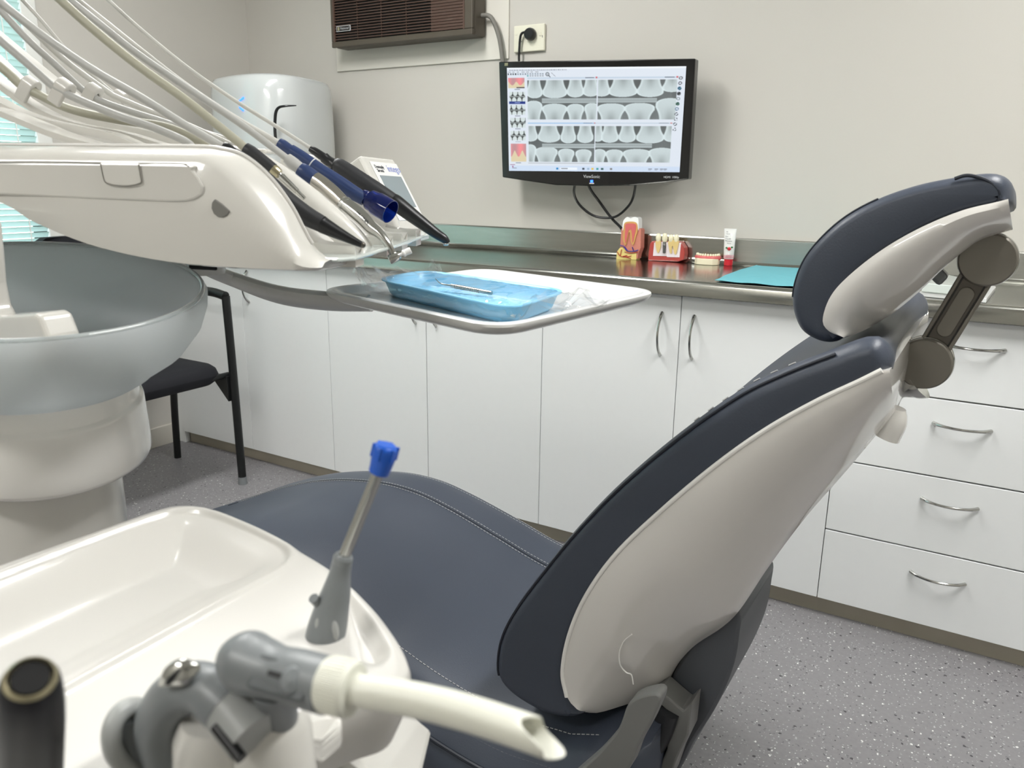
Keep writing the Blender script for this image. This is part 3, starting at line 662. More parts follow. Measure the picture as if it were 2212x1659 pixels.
# denture model
YN = 2.47
dn = thing('denture_model', 'small cream plaster lower jaw model with pink gums', 'dental model', tuple(on(1, YN + .03, 1525, 565))[:2] + (.909,))
P = [on(2, .911, *p) for p in c5([(990, 592), (1165, 600), (1260, 562), (1255, 530), (1130, 520), (1000, 530)])]
bm = BM()
cx, cy = on(1, 2.662, 1527, 565).x, 2.664
base_ = [Vector((cx + .044 * math.cos(t) * (1 if abs(math.cos(t)) < .9 else .97), cy + .034 * math.sin(t), .9095)) for t in [math.radians(q) for q in (-18, 18, 60, 120, 162, 198, 232, 270, 308)]]
prism(bm, base_, (0, 0, .021)); obj('plaster_base', bm, 'plaster', dn, smooth=False, bevel=.002)
arc = [Vector((cx + .037 * math.cos(t), cy + .008 - .030 * math.sin(t), .932)) for t in np.linspace(-.1, math.pi + .1, 15)]
bm = BM(); tube(bm, [p + Vector((0, 0, .0)) for p in arc], .0088, 12, per=3); obj('gum_ridge', bm, 'gum_pink', dn)
for p in arc:
    bm = BM(); ball(bm, p + Vector((0, -.0015, .0092)), .0043, 1, 1, 1.5, 10); obj('tooth', bm, 'tooth_ivory', dn)
# toothpaste tube standing on its cap
tp = thing('toothpaste_tube', 'white toothpaste tube with strawberry print standing on its red cap', 'toothpaste', tuple(on(1, 2.672, 1573, 570))[:2] + (.909,))
bx_, by_ = ORG[tp].x, ORG[tp].y
H_ = .0; d0 = -ray(1573, 567) @ R[:, 2] * 0
top = on(1, by_, 1578, 494); ht = top.z - .9095
bm = BM(); lathe(bm, [(.0135, 0), (.0145, .002), (.0145, .020), (.012, .023), (.0, .0235)], (bx_, by_, .9095), (0, 0, 1), 28); obj('cap', bm, 'paste_red', tp)
axu = (top - Vector((bx_, by_, .9095))).normalized()
rows = []
for f_, wx, wy in ((.18, .0155, .0155), (.2, .0165, .0165), (.5, .018, .014), (.8, .0195, .007), (.93, .0205, .0018), (1, .0208, .0012)):
    c = Vector((bx_, by_, .9095)) + axu * ht * f_
    rows.append([c + Vector((wx * math.cos(t), wy * math.sin(t), 0)) for t in np.linspace(0, 2 * math.pi, 33)[:-1]])
bm = BM(); grid(bm, rows, closeU=True, cap0=True, cap1=True); tb = obj('tube_body', bm, 'paste_white', tp, angle=60)
def pasteP(px, py, d=0): return on(1, by_ - .0178 + d, px, py)
bm = BM()
for k in range(8):
    a_ = pasteP(1563.5 + k * 2.8, 558.5); b_ = pasteP(1565 + k * 2.8, 551); tube(bm, [a_, b_], .0011, 6, smooth=False)
obj('stripe_band', bm, 'paste_pink', tp)
bm = BM(); ball(bm, pasteP(1575, 537.5), .006, 1, .4, 1); obj('strawberry_print', bm, 'paste_red', tp)
bm = BM(); ball(bm, pasteP(1569.5, 535.5), .0032, 1.2, .3, 1); ball(bm, pasteP(1581, 534.5), .0032, 1.2, .3, 1); obj('leaf_print', bm, 'leaf_green', tp)
for s_, px_, py_, z_ in (('All', 1571, 501, .006), ('Natural', 1573, 505, .004), ('Kid', 1570, 511, .006), ('Tooth', 1573, 516, .0075), ('Mousse', 1574, 520.5, .0075), ('Fluoride', 1575, 526, .004)):
    text('tube_print', s_, z_, pasteP(px_, py_, .004 if py_ < 512 else .0025), (1, 0, 0), axu, 'print_dark', tp)
# small screw
bm = BM(); a_ = on(2, .912, 1612, 569.5); b_ = on(2, .912, 1619, 568); tube(bm, [a_, b_], .0022, 8, smooth=False); lathe(bm, [(.0045, 0), (.0045, .002), (.002, .003)], b_, (b_ - a_), 14)
tag(obj('small_screw', bm, 'dark_metal', smooth=True), 'tiny dark screw lying on the bench beside the toothpaste tube', 'screw')
# blue paper sheet
Lp = c5([(1215, 768), (1330, 712), (1470, 660), (1650, 610), (2110, 632), (2180, 640), (2160, 840), (1900, 822), (1600, 798), (1400, 780)])
P = [on(2, .913, *p) for p in Lp]
ring = resamp(P, 80, True); c_ = ring.mean(0); rows = []
for f_ in (1, .97, .9, .75, .5, .2):
    rows.append([(c_[0] + (p[0] - c_[0]) * f_, c_[1] + (p[1] - c_[1]) * f_, .9120 + .0012 * math.sin(p[0] * 60) * math.cos(p[1] * 45 + f_ * 5) + (.0015 if f_ == 1 else 0) + .001) for p in ring])
bm = BM(); grid(bm, rows, closeU=True, cap1=True); o = obj('paper_bib', bm, 'paper_blue'); md = o.modifiers.new('s', 'SOLIDIFY'); md.thickness = .0006
tag(o, 'pale turquoise paper sheet lying on the steel bench beside the headrest', 'paper')
# white dispenser behind the headrest arm
dp = thing('plastic_dispenser', 'small white and clear plastic holder on the bench behind the headrest arm', 'container', tuple(on(2, .91, 2030, 640))[:2] + (.909,))
o_ = ORG[dp]
bm = BM(); P = [on(2, .9095, *p) for p in ((1985, 640), (2130, 655), (2150, 628), (2030, 612))]; prism(bm, P, (0, 0, .012)); obj('holder_base', bm, 'tray_white', dp, smooth=False, bevel=.002)
bm = BM(); P = [on(2, .9220, *p) for p in ((1990, 630), (2060, 637), (2075, 618), (2030, 607))]; prism(bm, P, (0, 0, .022)); obj('clear_box', bm, 'lip_clear', dp, smooth=False, bevel=.002)
bm = BM(); P = [on(2, .9220, *p) for p in ((2065, 636), (2120, 643), (2130, 628), (2085, 620))]; prism(bm, P, (0, 0, .010)); obj('white_pad', bm, 'tray_white', dp, smooth=False, bevel=.002)
# ------------------------------------------------------------------ visitor chair
vc = thing('visitor_chair', 'black upholstered visitor chair with black tube legs against the left wall', 'chair', (-2.68, 1.70, 0))
bm = BM(); tube(bm, [(-2.425, 1.965, .02), (-2.43, 1.965, .36), (-2.435, 1.965, .58), (-2.44, 1.965, .745)], .0155, 14); obj('front_leg', bm, 'black_frame', vc)
bm = BM(); tube(bm, [(-2.90, 2.02, .0), (-2.86, 2.0, .25), (-2.82, 1.985, .44)], .0145, 14); obj('rear_leg', bm, 'black_frame', vc)
bm = BM(); tube(bm, [(-2.425, 1.44, .0), (-2.43, 1.44, .36), (-2.435, 1.44, .58), (-2.44, 1.44, .745)], .0145, 14); obj('front_leg', bm, 'black_frame', vc)
bm = BM(); tube(bm, [(-2.94, 1.44, .0), (-2.88, 1.44, .25), (-2.84, 1.44, .44)], .0145, 14); obj('rear_leg', bm, 'black_frame', vc)
bm = BM(); lathe(bm, [(.018, 0), (.0165, .02), (.0165, .03)], (-2.425, 1.965, 0), (0, 0, 1), 16); obj('foot_cap', bm, 'grey_plastic', vc)
bm = BM()
def rslab(bm, x0, x1, y0, y1, z0, z1, r, fn=None):
    ring = []
    for cx_, cy_, a0 in ((x1 - r, y1 - r, 0), (x0 + r, y1 - r, 90), (x0 + r, y0 + r, 180), (x1 - r, y0 + r, 270)):
        for k in range(9): t = math.radians(a0 + k * 90 / 8); ring.append((cx_ + r * math.cos(t), cy_ + r * math.sin(t)))
    mx, my = (x0 + x1) / 2, (y0 + y1) / 2; rows = []
    e = min(r * .6, (z1 - z0) / 2)
    for ins, z in [(.5 * (x1 - x0) * .7, z0), (e, z0)] + [(e * (1 - math.sin(t)), z0 + e * (1 - math.cos(t))) for t in (.5, 1.0, 1.57)] + [(e * (1 - math.sin(t)), z1 - e * (1 - math.cos(t))) for t in (1.57, 1.0, .5)] + [(e, z1), (.5 * (x1 - x0) * .7, z1)]:
        sx_ = 1 - ins / ((x1 - x0) / 2); sy_ = 1 - ins / ((y1 - y0) / 2)
        rows.append([((mx + (p[0] - mx) * sx_), (my + (p[1] - my) * sy_), z) for p in ring])
    grid(bm, rows, closeU=True, cap0=True, cap1=True)
    return bm
rslab(bm, -2.90, -2.445, 1.47, 1.945, .41, .49, .07); obj('seat', bm, 'black_fabric', vc)
bm = BM(); prism(bm, [(-2.44, 1.94, .44), (-2.44, 1.94, .34), (-2.52, 1.94, .42), (-2.60, 1.94, .44)], (0, .02, 0)); obj('leg_gusset', bm, 'black_frame', vc, smooth=False, bevel=.002)
bm = BM()
rows = []
for k, z in enumerate(np.linspace(.55, .955, 12)):
    t = (z - .55) / .405; w_ = .245 * (1 - max(0, (t - .65) / .35) ** 2.2 * .55); x = -2.92 - .06 * t
    rows.append([(x + .02 + .03 * (u * u), 1.71 + w_ * u, z) for u in np.linspace(-1, 1, 15)] + [(x - .02 + .03 * (u * u), 1.71 + w_ * u, z) for u in np.linspace(1, -1, 15)])
grid(bm, rows, closeU=True, cap0=True, cap1=True); obj('backrest', bm, 'black_fabric', vc, angle=80)
bm = BM(); tube(bm, [(-2.86, 1.71, .43), (-2.93, 1.71, .47), (-2.945, 1.71, .62)], .014, 10); obj('back_post', bm, 'black_frame', vc)
bm = BM(); tube(bm, [(-2.44, 1.965, .745), (-2.55, 1.965, .755), (-2.86, 1.965, .745)], .017, 12); obj('armrest', bm, 'black_frame', vc)
bm = BM(); tube(bm, [(-2.44, 1.44, .745), (-2.55, 1.44, .755), (-2.86, 1.44, .745)], .016, 12); obj('armrest', bm, 'black_frame', vc)
bm = BM(); tube(bm, [(-2.46, 1.44, .44), (-2.46, 1.965, .44)], .011, 10, smooth=False); obj('cross_bar', bm, 'black_frame', vc)

# ------------------------------------------------------------------ dental chair
dc = thing('dental_chair', 'reclined dental chair with slate blue upholstery and a white backrest shell', 'dental chair', (-.75, 1.27, 0))
YC = 1.27
def pillow(bm, L, Y0, Y1, rnd, ins, N=150, shape=None, ref=None, closedpts=True):
    P = curve(onY(ref if ref else Y0 + rnd, L), N, True); rows = []
    st = [(k / 7 * math.pi / 2) for k in range(8)]
    ys = [(Y0 + rnd * (1 - math.sin(t)) , ins * (1 - math.cos(math.pi / 2 - t))) for t in st]
    sec = [(Y0 + rnd * (1 - math.cos(t)), ins * (1 - math.sin(t))) for t in st]
    mid = [(y, 0) for y in np.linspace(Y0 + rnd, Y1 - rnd, 14)[1:-1]]
    sec2 = [(Y1 - rnd * (1 - math.cos(t)), ins * (1 - math.sin(t))) for t in reversed(st)]
    for y, d in sec + mid + sec2:
        q = inset(P, d); q[:, 1] = y
        if shape is not None: q = shape(q, y)
        rows.append(q)
    grid(bm, rows, closeU=True)
    # end caps: shrink once more and fan
    for r_ in (rows[0], rows[-1]):
        vs = [bm.verts.new(tuple(p)) for p in r_]
        for tri in tessellate_polygon([[Vector((p[0], p[2], 0)) for p in r_]]): face(bm, [vs[i] for i in tri])
    bmesh.ops.remove_doubles(bm, verts=bm.verts, dist=1e-5)
    return rows
# backrest cushion
cush = [(1276, 1527), (1240, 1537), (1188, 1525), (1130, 1492), (1095, 1455), (1086, 1415), (1096, 1355), (1130, 1290), (1190, 1210), (1260, 1125), (1350, 1032), (1470, 930), (1600, 838), (1700, 788), (1800, 748), (1870, 722), (1905, 722), (1932, 750), (1936, 785),
        (1915, 812), (1856, 842), (1772, 888), (1664, 950), (1556, 1028), (1448, 1118), (1350, 1212), (1290, 1300), (1256, 1380), (1246, 1450), (1262, 1500)]
def back_shape(q, y):
    u = (y - 1.27) / .25; dip = max(0, 1 - u * u) ** 1.0
    q = q.copy()
    n = np.array([.82, -.57]); d = np.array([.60, .80])
    base = np.array([-.55, .40])
    s = (q[:, [0, 2]] - base) @ d; o = (q[:, [0, 2]] - base) @ n
    wfront = np.clip((.055 - o) / .05, 0, 1)
    q[:, 0] += .022 * dip * n[0] * wfront; q[:, 2] += .022 * dip * n[1] * wfront
    wt = np.clip((s - .60) / .2, 0, 1) ** 2
    q[:, 0] -= d[0] * .045 * dip * wt; q[:, 2] -= d[1] * .045 * dip * wt
    return q
bm = BM(); rows = pillow(bm, cush, 1.0, 1.54, .035, .022, shape=back_shape)
bk = obj('backrest_cushion', bm, 'leather', dc, angle=70)
# piping and stitches follow the front edge of the cushion
r0 = np.array(rows[3]) + np.array([-.0008, -.0008, .0006])
def seam_idx(row, a, b_): 
    n_ = len(row); i0, i1 = int(a * n_), int(b_ * n_); return [row[i % n_] for i in range(i0, i1)]
bm = BM(); tube(bm, [Vector(p) for p in seam_idx(r0, .10, .545)], .0022, 8, smooth=False); obj('piping', bm, 'leather_dark', bk)
bm = BM(); rw = np.array(rows[6]); seq = seam_idx(rw, .425, .525)
for i in range(0, len(seq) - 2, 2):
    a_ = Vector(seq[i]); b_ = Vector(seq[i + 1]); nn = Vector((-.5, -.2, .8)) * .0010
    tube(bm, [a_ + nn, a_.lerp(b_, .75) + nn], .0011, 5, smooth=False)
obj('stitching', bm, 'stitch', bk)
# backrest shell, lofted between the cushion line and its rear edge
def shell(inner, outer, Yn, Yo, bulge, yc, mids=(.12, .3, .6, .85), N=60, name='backrest_shell', par=dc):
    I = resamp(cr([list(p) for p in inner]), N); O = resamp(cr([list(p) for p in outer]), N)
    cols = []
    for f_ in (0,) + tuple(mids) + (1,):
        yy_ = Yn + (Yo - Yn) * f_ ** 2.2
        tap = lambda i: min(1, .12 + i / 11)
        pts = [on(1, Yn + (yy_ - Yn) * tap(i) - bulge * math.sin(math.pi * min(1, f_)) * min(1, 6 * i / N, 6 * (N - 1 - i) / N + .35), *(I[i] * (1 - f_) + O[i] * f_)) for i in range(N)]
        cols.append(pts)
    far = [[Vector((p.x, 2 * yc - p.y, p.z)) for p in c] for c in reversed(cols)]
    cols = cols + far
    rows_ = [[c[i] for c in cols] for i in range(N)]
    bm = BM(); grid(bm, rows_, closeU=True, cap0=True, cap1=True)
    bmesh.ops.remove_doubles(bm, verts=bm.verts, dist=.0004)
    return obj(name, bm, 'shell_white', par, angle=42)
inn = [(1246, 1532), (1224, 1505), (1215, 1450), (1230, 1370), (1267, 1285), (1332, 1195), (1432, 1100), (1542, 1008), (1652, 930), (1762, 868), (1852, 826), (1905, 800), (1922, 800)]
outr = [(1256, 1537), (1290, 1540), (1340, 1526), (1400, 1506), (1432, 1490), (1460, 1440), (1500, 1395), (1560, 1355), (1600, 1315), (1660, 1225), (1740, 1118), (1830, 1015), (1905, 925), (1932, 890)]
sh = shell(inn, outr, 1.0, 1.15, .012, YC, mids=(.03, .08, .2, .4, .6, .8, .92))
# crease panel on the shell side and the bright rim
bm = BM(); tube(bm, [on(1, .9995, *p) for p in inn[1:-1]], .0035, 10); obj('shell_rim', bm, 'gloss_white', sh)
bm = BM(); tube(bm, [on(1, 1.020, *p) for p in ((1365, 1370), (1348, 1385), (1338, 1410), (1340, 1436), (1352, 1452), (1364, 1458), (1368, 1478))], .0011, 6); obj('moulded_line', bm, 'gloss_white', sh)
# collar where the neck enters the shell
bm = BM(); tube(bm, [on(1, 1.2, 1905, 935), on(1, 1.2, 1925, 905), on(1, 1.2, 1935, 880)], [.026, .022, .014], 24); obj('neck_collar', bm, 'gloss_white', sh)
# headrest
hd = [(1834, 716), (1822, 730), (1800, 737), (1768, 731), (1735, 708), (1717, 665), (1717, 618), (1737, 560), (1775, 510), (1830, 462), (1900, 424), (1980, 396), (2060, 379), (2130, 370), (2165, 375), (2184, 392), (2188, 418), (2184, 440), (2155, 450),
      (2082, 466), (2000, 500), (1922, 546), (1856, 598), (1820, 648), (1812, 680), (1822, 700)]
def head_shape(q, y):
    q = q.copy(); u = (y - YC) / .14; dip = max(0, 1 - u * u)
    n = np.array([.5, -.86]); o = (q[:, [0, 2]] - np.array([-.18, 1.03])) @ n
    wf = np.clip((.03 - o) / .03, 0, 1); q[:, 0] += .012 * dip * n[0] * wf; q[:, 2] += .012 * dip * n[1] * wf; return q
bm = BM(); hrows = pillow(bm, hd, 1.12, 1.42, .036, .015, shape=head_shape)
hc = obj('headrest_cushion', bm, 'leather', dc, angle=70)
bm = BM(); tube(bm, [on(1, 1.122, *p) for p in ((2062, 386), (2090, 379), (2125, 387), (2148, 402), (2158, 418), (2157, 436))], .0022, 8); obj('piping', bm, 'leather_dark', hc)
bm = BM(); tube(bm, [Vector(p) for p in seam_idx(np.array(hrows[4]) + np.array([0, -.0008, .0005]), .16, .40)], .0014, 8, smooth=False); obj('edge_seam', bm, 'leather_dark', hc)
hin = [(1818, 727), (1790, 715), (1777, 690), (1796, 637), (1842, 588), (1912, 535), (1992, 490), (2077, 455), (2150, 437), (2178, 430)]
hou = [(1824, 730), (1850, 721), (1885, 704), (1935, 672), (1990, 626), (2040, 578), (2085, 540), (2120, 517), (2160, 504), (2188, 496)]
hs = shell(hin, hou, 1.118, 1.20, .012, YC, name='headrest_shell', mids=(.03, .08, .2, .4, .6, .8, .92))
bm = BM(); P = [on(1, 1.235, *p) for p in ((2026, 574), (2050, 598), (2028, 620), (2004, 596))]; prism(bm, P, (0, .03, 0)); obj('headrest_knob', bm, 'grey_plastic', hs, smooth=False, bevel=.005)
# arm with two round joints
arm = thing('headrest_arm', '', '', tuple(on(1, 1.27, 1996, 787))); del arm['label']; del arm['category']
arm.parent = dc; arm.location = ORG[arm] - ORG[dc]
def joint(px, py, rp, Y, name, th=.05):
    c = on(1, Y, px, py); r_ = rp / F * (R[:, 2] @ (np.array(c) - EYE))
    bm = BM(); lathe(bm, [(r_ * .94, 0), (r_, .0025), (r_, .010), (r_ * 1.0, th - .008), (r_ * .96, th), (0, th)], c, (0, 1, 0), 56)
    f_ = obj(name, bm, 'satin_metal', arm, angle=40)
    bm = BM(); lathe(bm, [(0.0, -.0006), (r_ * .93, -.0006), (r_ * .94, .001)], c, (0, 1, 0), 56); obj('joint_cap', bm, 'satin_metal', f_)
    bm = BM(); lathe(bm, [(r_ * 1.02, .012), (r_ * 1.045, .015), (r_ * 1.045, .020), (r_ * 1.0, .023)], c, (0, 1, 0), 56); obj('joint_ring', bm, 'chrome', f_)
    return c, r_
YA = 1.235
cu_, ru = joint(2133, 562, 57, YA, 'upper_joint'); cl_, rl = joint(1996, 787, 55, YA, 'lower_joint')
ax_ = (cu_ - cl_).normalized(); sd = Vector((0, 1, 0)).cross(ax_).normalized(); L_ = (cu_ - cl_).length
bm = BM(); obox(bm, (cu_ + cl_) / 2 + Vector((0, .027, 0)), ax_, sd, Vector((0, 1, 0)), L_, ru * 1.12, .022); obj('arm_link', bm, 'dark_metal', arm, smooth=False, bevel=.004)
for s in (-1, 1):
    bm = BM(); obox(bm, (cu_ + cl_) / 2 + Vector((0, .018, 0)) + sd * s * ru * .52, ax_, sd, Vector((0, 1, 0)), L_, ru * .16, .012); obj('arm_rail', bm, 'satin_metal', arm, smooth=False, bevel=.002)
    bm = BM(); obox(bm, (cu_ + cl_) / 2 + Vector((0, .0152, 0)) + sd * s * ru * .405, ax_, sd, Vector((0, 1, 0)), L_ * .62, .0012, .002); obj('arm_groove', bm, 'black_plastic', arm, smooth=False)
bm = BM(); c = (cu_ + cl_) / 2 + Vector((0, .014, 0)); pts = []
rc = ru * .30; hl = L_ * .17
for k in range(13): t = math.pi * k / 12; pts.append(c + ax_ * (hl + rc * math.sin(t)) + sd * rc * math.cos(t))
for k in range(13): t = math.pi * k / 12; pts.append(c - ax_ * (hl + rc * math.sin(t)) - sd * rc * math.cos(t))
prism(bm, pts, (0, .004, 0)); obj('arm_inlay', bm, 'satin_metal', arm, smooth=False, bevel=.0015)
bm = BM(); tube(bm, [on(1, 1.27, 1975, 815), on(1, 1.27, 1950, 830), on(1, 1.27, 1932, 850), on(1, 1.27, 1925, 880), on(1, 1.27, 1918, 905)], [.036, .026, .014, .0095, .009], 24); obj('arm_neck', bm, 'chrome', arm)
# seat
def interp(x, xs, ys): return float(np.interp(x, xs, ys))
px_ = [-2.1, -1.78, -1.6, -1.44, -1.26, -1.14, -1.03, -.9, -.77, -.62, -.5, -.36]
pz_ = [.12, .262, .345, .403, .440, .445, .428, .395, .358, .335, .345, .35]
zs = curve([(a_, b_, 0) for a_, b_ in zip(px_, pz_)], 90)
sec = [(1.27, -.17), (1.0, -.17), (.955, -.14), (.948, -.09), (.965, -.055), (1.0, -.012), (1.03, .0), (1.12, .002), (1.27, -.006), (1.42, .002), (1.49, .002), (1.52, -.004), (1.55, -.035), (1.56, -.08), (1.545, -.14), (1.5, -.17)]
sring = curve([(0, y, z) for y, z in sec], 84, True)
def seat_pt(x, y, z, dz):
    near = -.075 * np.clip((1.5 - y) / .5, 0, 1) * np.clip((x + 1.35) / .45, 0, 1) * np.clip(( -.3 - x) / .2, 0, 1) * (1 if x < -.5 else 1)
    wd = 1 - .16 * np.clip((-1.1 - x) / .9, 0, 1)
    return Vector((x, YC + (y - YC) * wd, z + dz + near))
rows = []
for i, p in enumerate(zs):
    e = min(1, i / 5, (len(zs) - 1 - i) / 5); e = math.sqrt(1 - (1 - e) ** 2) * .12 + .88
    rows.append([seat_pt(p[0], YC + (q[1] - YC) * e, p[1], q[2] if e > .99 else q[2] * e - .01) for q in sring])
bm = BM(); grid(bm, rows, closeU=True, cap0=True, cap1=True); st_ = obj('seat_cushion', bm, 'leather', dc, angle=80)
def seat_z(x, y):
    z = np.interp(x, [p[0] for p in zs], [p[1] for p in zs]); dz = np.interp(y, [s[0] for s in sec[3:14]], [s[1] for s in sec[3:14]])
    return seat_pt(x, y, z, dz)
bm = BM(); tube(bm, [seat_z(x, .962) + Vector((0, -.002, .002)) for x in np.linspace(-1.2, -.42, 50)], .0042, 8, smooth=False); obj('piping', bm, 'leather_dark', st_)
def stitch_line(y, x0, x1, step=.0085):
    bm = BM(); x = x0
    while x < x1:
        a_, b_ = seat_z(x, y), seat_z(x + step * .65, y); tube(bm, [a_ + Vector((0, 0, .0012)), b_ + Vector((0, 0, .0012))], .0007, 4, smooth=False, caps=False); x += step
    obj('stitching', bm, 'stitch', st_)
stitch_line(.985, -1.1, -.45); stitch_line(1.035, -1.1, -.45); stitch_line(1.415, -1.75, -.5); stitch_line(1.428, -1.75, -.5); stitch_line(1.505, -1.75, -.5); stitch_line(1.515, -1.75, -.5)
for y in (1.4215, 1.51):
    bm = BM(); tube(bm, [seat_z(x, y) + Vector((0, 0, .0002)) for x in np.linspace(-1.8, -.45, 60)], .0016, 6, smooth=False); obj('seam_welt', bm, 'leather_dark', st_)
# frame below the backrest
def slabP(L, Y, th, name, mt, bev=.004, sm=None, par=dc):
    P = onY(Y, L)
    if sm: P = [Vector(p) for p in curve(P, sm, True)]
    bm = BM(); prism(bm, P, (0, th, 0)); return obj(name, bm, mt, par, smooth=bool(sm), bevel=bev, angle=40)
slabP([(1592, 1318), (1594, 1380), (1580, 1450), (1545, 1530), (1500, 1600), (1440, 1690), (1300, 1700), (1380, 1600), (1440, 1480), (1500, 1385)], 1.16, .22, 'base_cover', 'grey_dark', .012, 70)
slabP([(1362, 1515), (1425, 1500), (1412, 1550), (1380, 1610), (1340, 1680), (1220, 1700), (1290, 1630), (1335, 1575)], .935, .03, 'seat_frame', 'grey_frame', .006, 60)
slabP([(1400, 1500), (1425, 1492), (1475, 1535), (1494, 1518), (1486, 1590), (1462, 1640), (1445, 1690), (1410, 1690), (1440, 1620), (1450, 1560), (1435, 1530)], 1.10, .05, 'hinge_bracket', 'grey_frame', .003)
bm = BM(); tube(bm, [on(1, 1.10, *p) for p in ((1445, 1535), (1425, 1590), (1390, 1640), (1340, 1710))], .018, 16); obj('hinge_tube', bm, 'black_soft', dc)
bm = BM(); lathe(bm, [(.26, 0), (.26, .03), (.22, .05), (.14, .06), (.13, .20), (.0, .20)], (-.75, YC, 0), (0, 0, 1), 48); obj('chair_base', bm, 'grey_frame', dc)

# ------------------------------------------------------------------ delivery unit
TH = math.radians(25); DU = Vector((math.cos(TH), math.sin(TH), 0)); DV = Vector((-math.sin(TH), math.cos(TH), 0)); DZ = Vector((0, 0, 1))
D0 = on(2, 1.095, 690, 580)
def DP(px, py, s): return onP(px, py, np.array(D0 + DV * s), np.array(DV))
def Dl(L, s): return [DP(*p, s) for p in L]
def TZ(P): return [((p - D0).dot(DU), p.z) for p in P]
def W(t, s, z): return Vector((D0.x, D0.y, 0)) + DU * t + DV * s + DZ * z
du = thing('delivery_unit', 'white instrument delivery unit with a row of handpieces resting on its sloping deck', 'dental unit', tuple(W(-.3, .22, 1.09)))
Lc = TZ(Dl([(-420, 330), (-200, 372), (0, 437), (75, 480), (200, 530), (350, 563), (500, 577), (650, 583), (688, 582), (697, 578)], 0))
Uc = TZ(Dl([(-420, 322), (-200, 352), (0, 348), (200, 350), (390, 352), (441, 354), (491, 390), (541, 443), (592, 496), (630, 544), (655, 568), (697, 576)], 0))
Rc = TZ(Dl([(-420, 312), (-200, 313), (0, 315), (300, 318), (440, 320), (480, 325), (516, 334), (554, 359), (592, 397), (630, 450), (655, 498), (675, 532), (705, 556), (722, 562)], .035))
NN = 90
def rs(c): return resamp(cr([(a_, b_, 0) for a_, b_ in c]), NN)
Lr, Ur, Rr_ = rs(Lc), rs(Uc), rs(Rc); WD = .46
DK = resamp(cr([(Rr_[0, 0], 1.190, 0), (-.3, 1.190, 0), (-.18, 1.190, 0), (-.145, 1.182, 0), (-.11, 1.160, 0), (-.07, 1.128, 0), (-.035, 1.104, 0), (-.01, 1.0985, 0), (.012, 1.098, 0)]), NN)
def drow(c, s, dz=0, dt=0): return [W(p[0] + dt, s, p[1] + dz) for p in c]
inner = Rr_.copy()
rows = [drow(Lr, .06, -.004), drow(Lr, .008, -.002), drow(Lr, 0), drow(Lr * .5 + Ur * .5, -.003), drow(Ur, 0), drow(Ur * .6 + Rr_ * .4, .006, .002), drow(Ur * .15 + Rr_ * .85, .024, .002), drow(Rr_, .035),
        drow(Rr_, .041, -.001), drow(Rr_ * .6 + DK * .4, .046, -.003), drow(DK * .85 + Rr_ * .15, .052), drow(DK, .060), drow(DK, WD - .06), drow(DK, WD - .046, 0), drow(DK, WD - .035, .004), drow(DK * .8 + Ur * .2, WD - .01), drow(DK * .6 + Ur * .4, WD, -.006), drow(Lr, WD), drow(Lr, WD - .06, -.004)]
bm = BM(); grid(bm, rows, closeV=True)
for j in (0, -1):
    face(bm, [bm.verts.new(r_[j]) for r_ in rows])
bmesh.ops.remove_doubles(bm, verts=bm.verts, dist=1e-5)
ub = obj('unit_body', bm, 'unit_white', du, angle=50)
bm = BM(); tube(bm, [W(p[0], .037, p[1] + .0012) for p in Rr_[20:86]], .0022, 8, smooth=False); obj('deck_rim', bm, 'cream_white', du)
# drawer front let into the side
P = Dl([(-300, 352), (0, 351), (390, 355), (412, 364), (432, 388), (440, 407), (436, 420), (422, 430), (395, 436), (300, 434), (0, 421), (-300, 402)], -.004)
bm = BM(); prism(bm, [Vector(p) for p in curve(P, 90, True)], DV * .006); dr = obj('side_drawer', bm, 'unit_white', du, smooth=False, bevel=.0022)
P = Dl([(217, 354), (222, 378), (228, 394), (246, 400), (272, 402), (294, 399), (305, 394), (303, 378), (299, 355)], -.0055)
bm = BM(); prism(bm, P, DV * .004); obj('drawer_latch', bm, 'unit_white', dr, smooth=False, bevel=.0008)
bm = BM(); tube(bm, Dl([(217, 354), (222, 378), (228, 394), (246, 400), (272, 402), (294, 399), (305, 394), (303, 378), (299, 355)], -.0056), .0005, 6); tube(bm, Dl([(-300, 352), (-100, 350.5), (100, 350), (217, 352)], -.0042), .0006, 6); tube(bm, Dl([(299, 353), (390, 354), (408, 360)], -.0042), .0005, 6)
obj('latch_gap', bm, 'unit_line', dr)
ang = [math.radians(a) for a in np.linspace(-38, 142, 16)]
pc = (476, 442); P = Dl([(pc[0] - 6 + 22 * math.cos(a + math.radians(75)) * 1, pc[1] + 6 + 26 * math.sin(a + math.radians(75)) * .9) for a in ang], -.0062)
bm = BM(); prism(bm, Dl([(463, 430), (479, 441), (496, 456), (490, 466), (481, 470), (470, 469), (461, 462), (456, 450), (457, 438)], -.0035), DV * .006); obj('side_button', bm, 'unit_grey', du, smooth=False, bevel=.001)
# translucent lip along the front
bm = BM()
P = [W(t, s, 0) for t, s in ((-.055, .03), (.010, .026), (.022, .045), (.024, .2), (.020, WD - .04), (.006, WD), (-.06, WD))]
prism(bm, [Vector((p.x, p.y, 1.0985)) for p in P], (0, 0, .004)); obj('front_lip', bm, 'lip_clear', du, smooth=False, bevel=.0018)
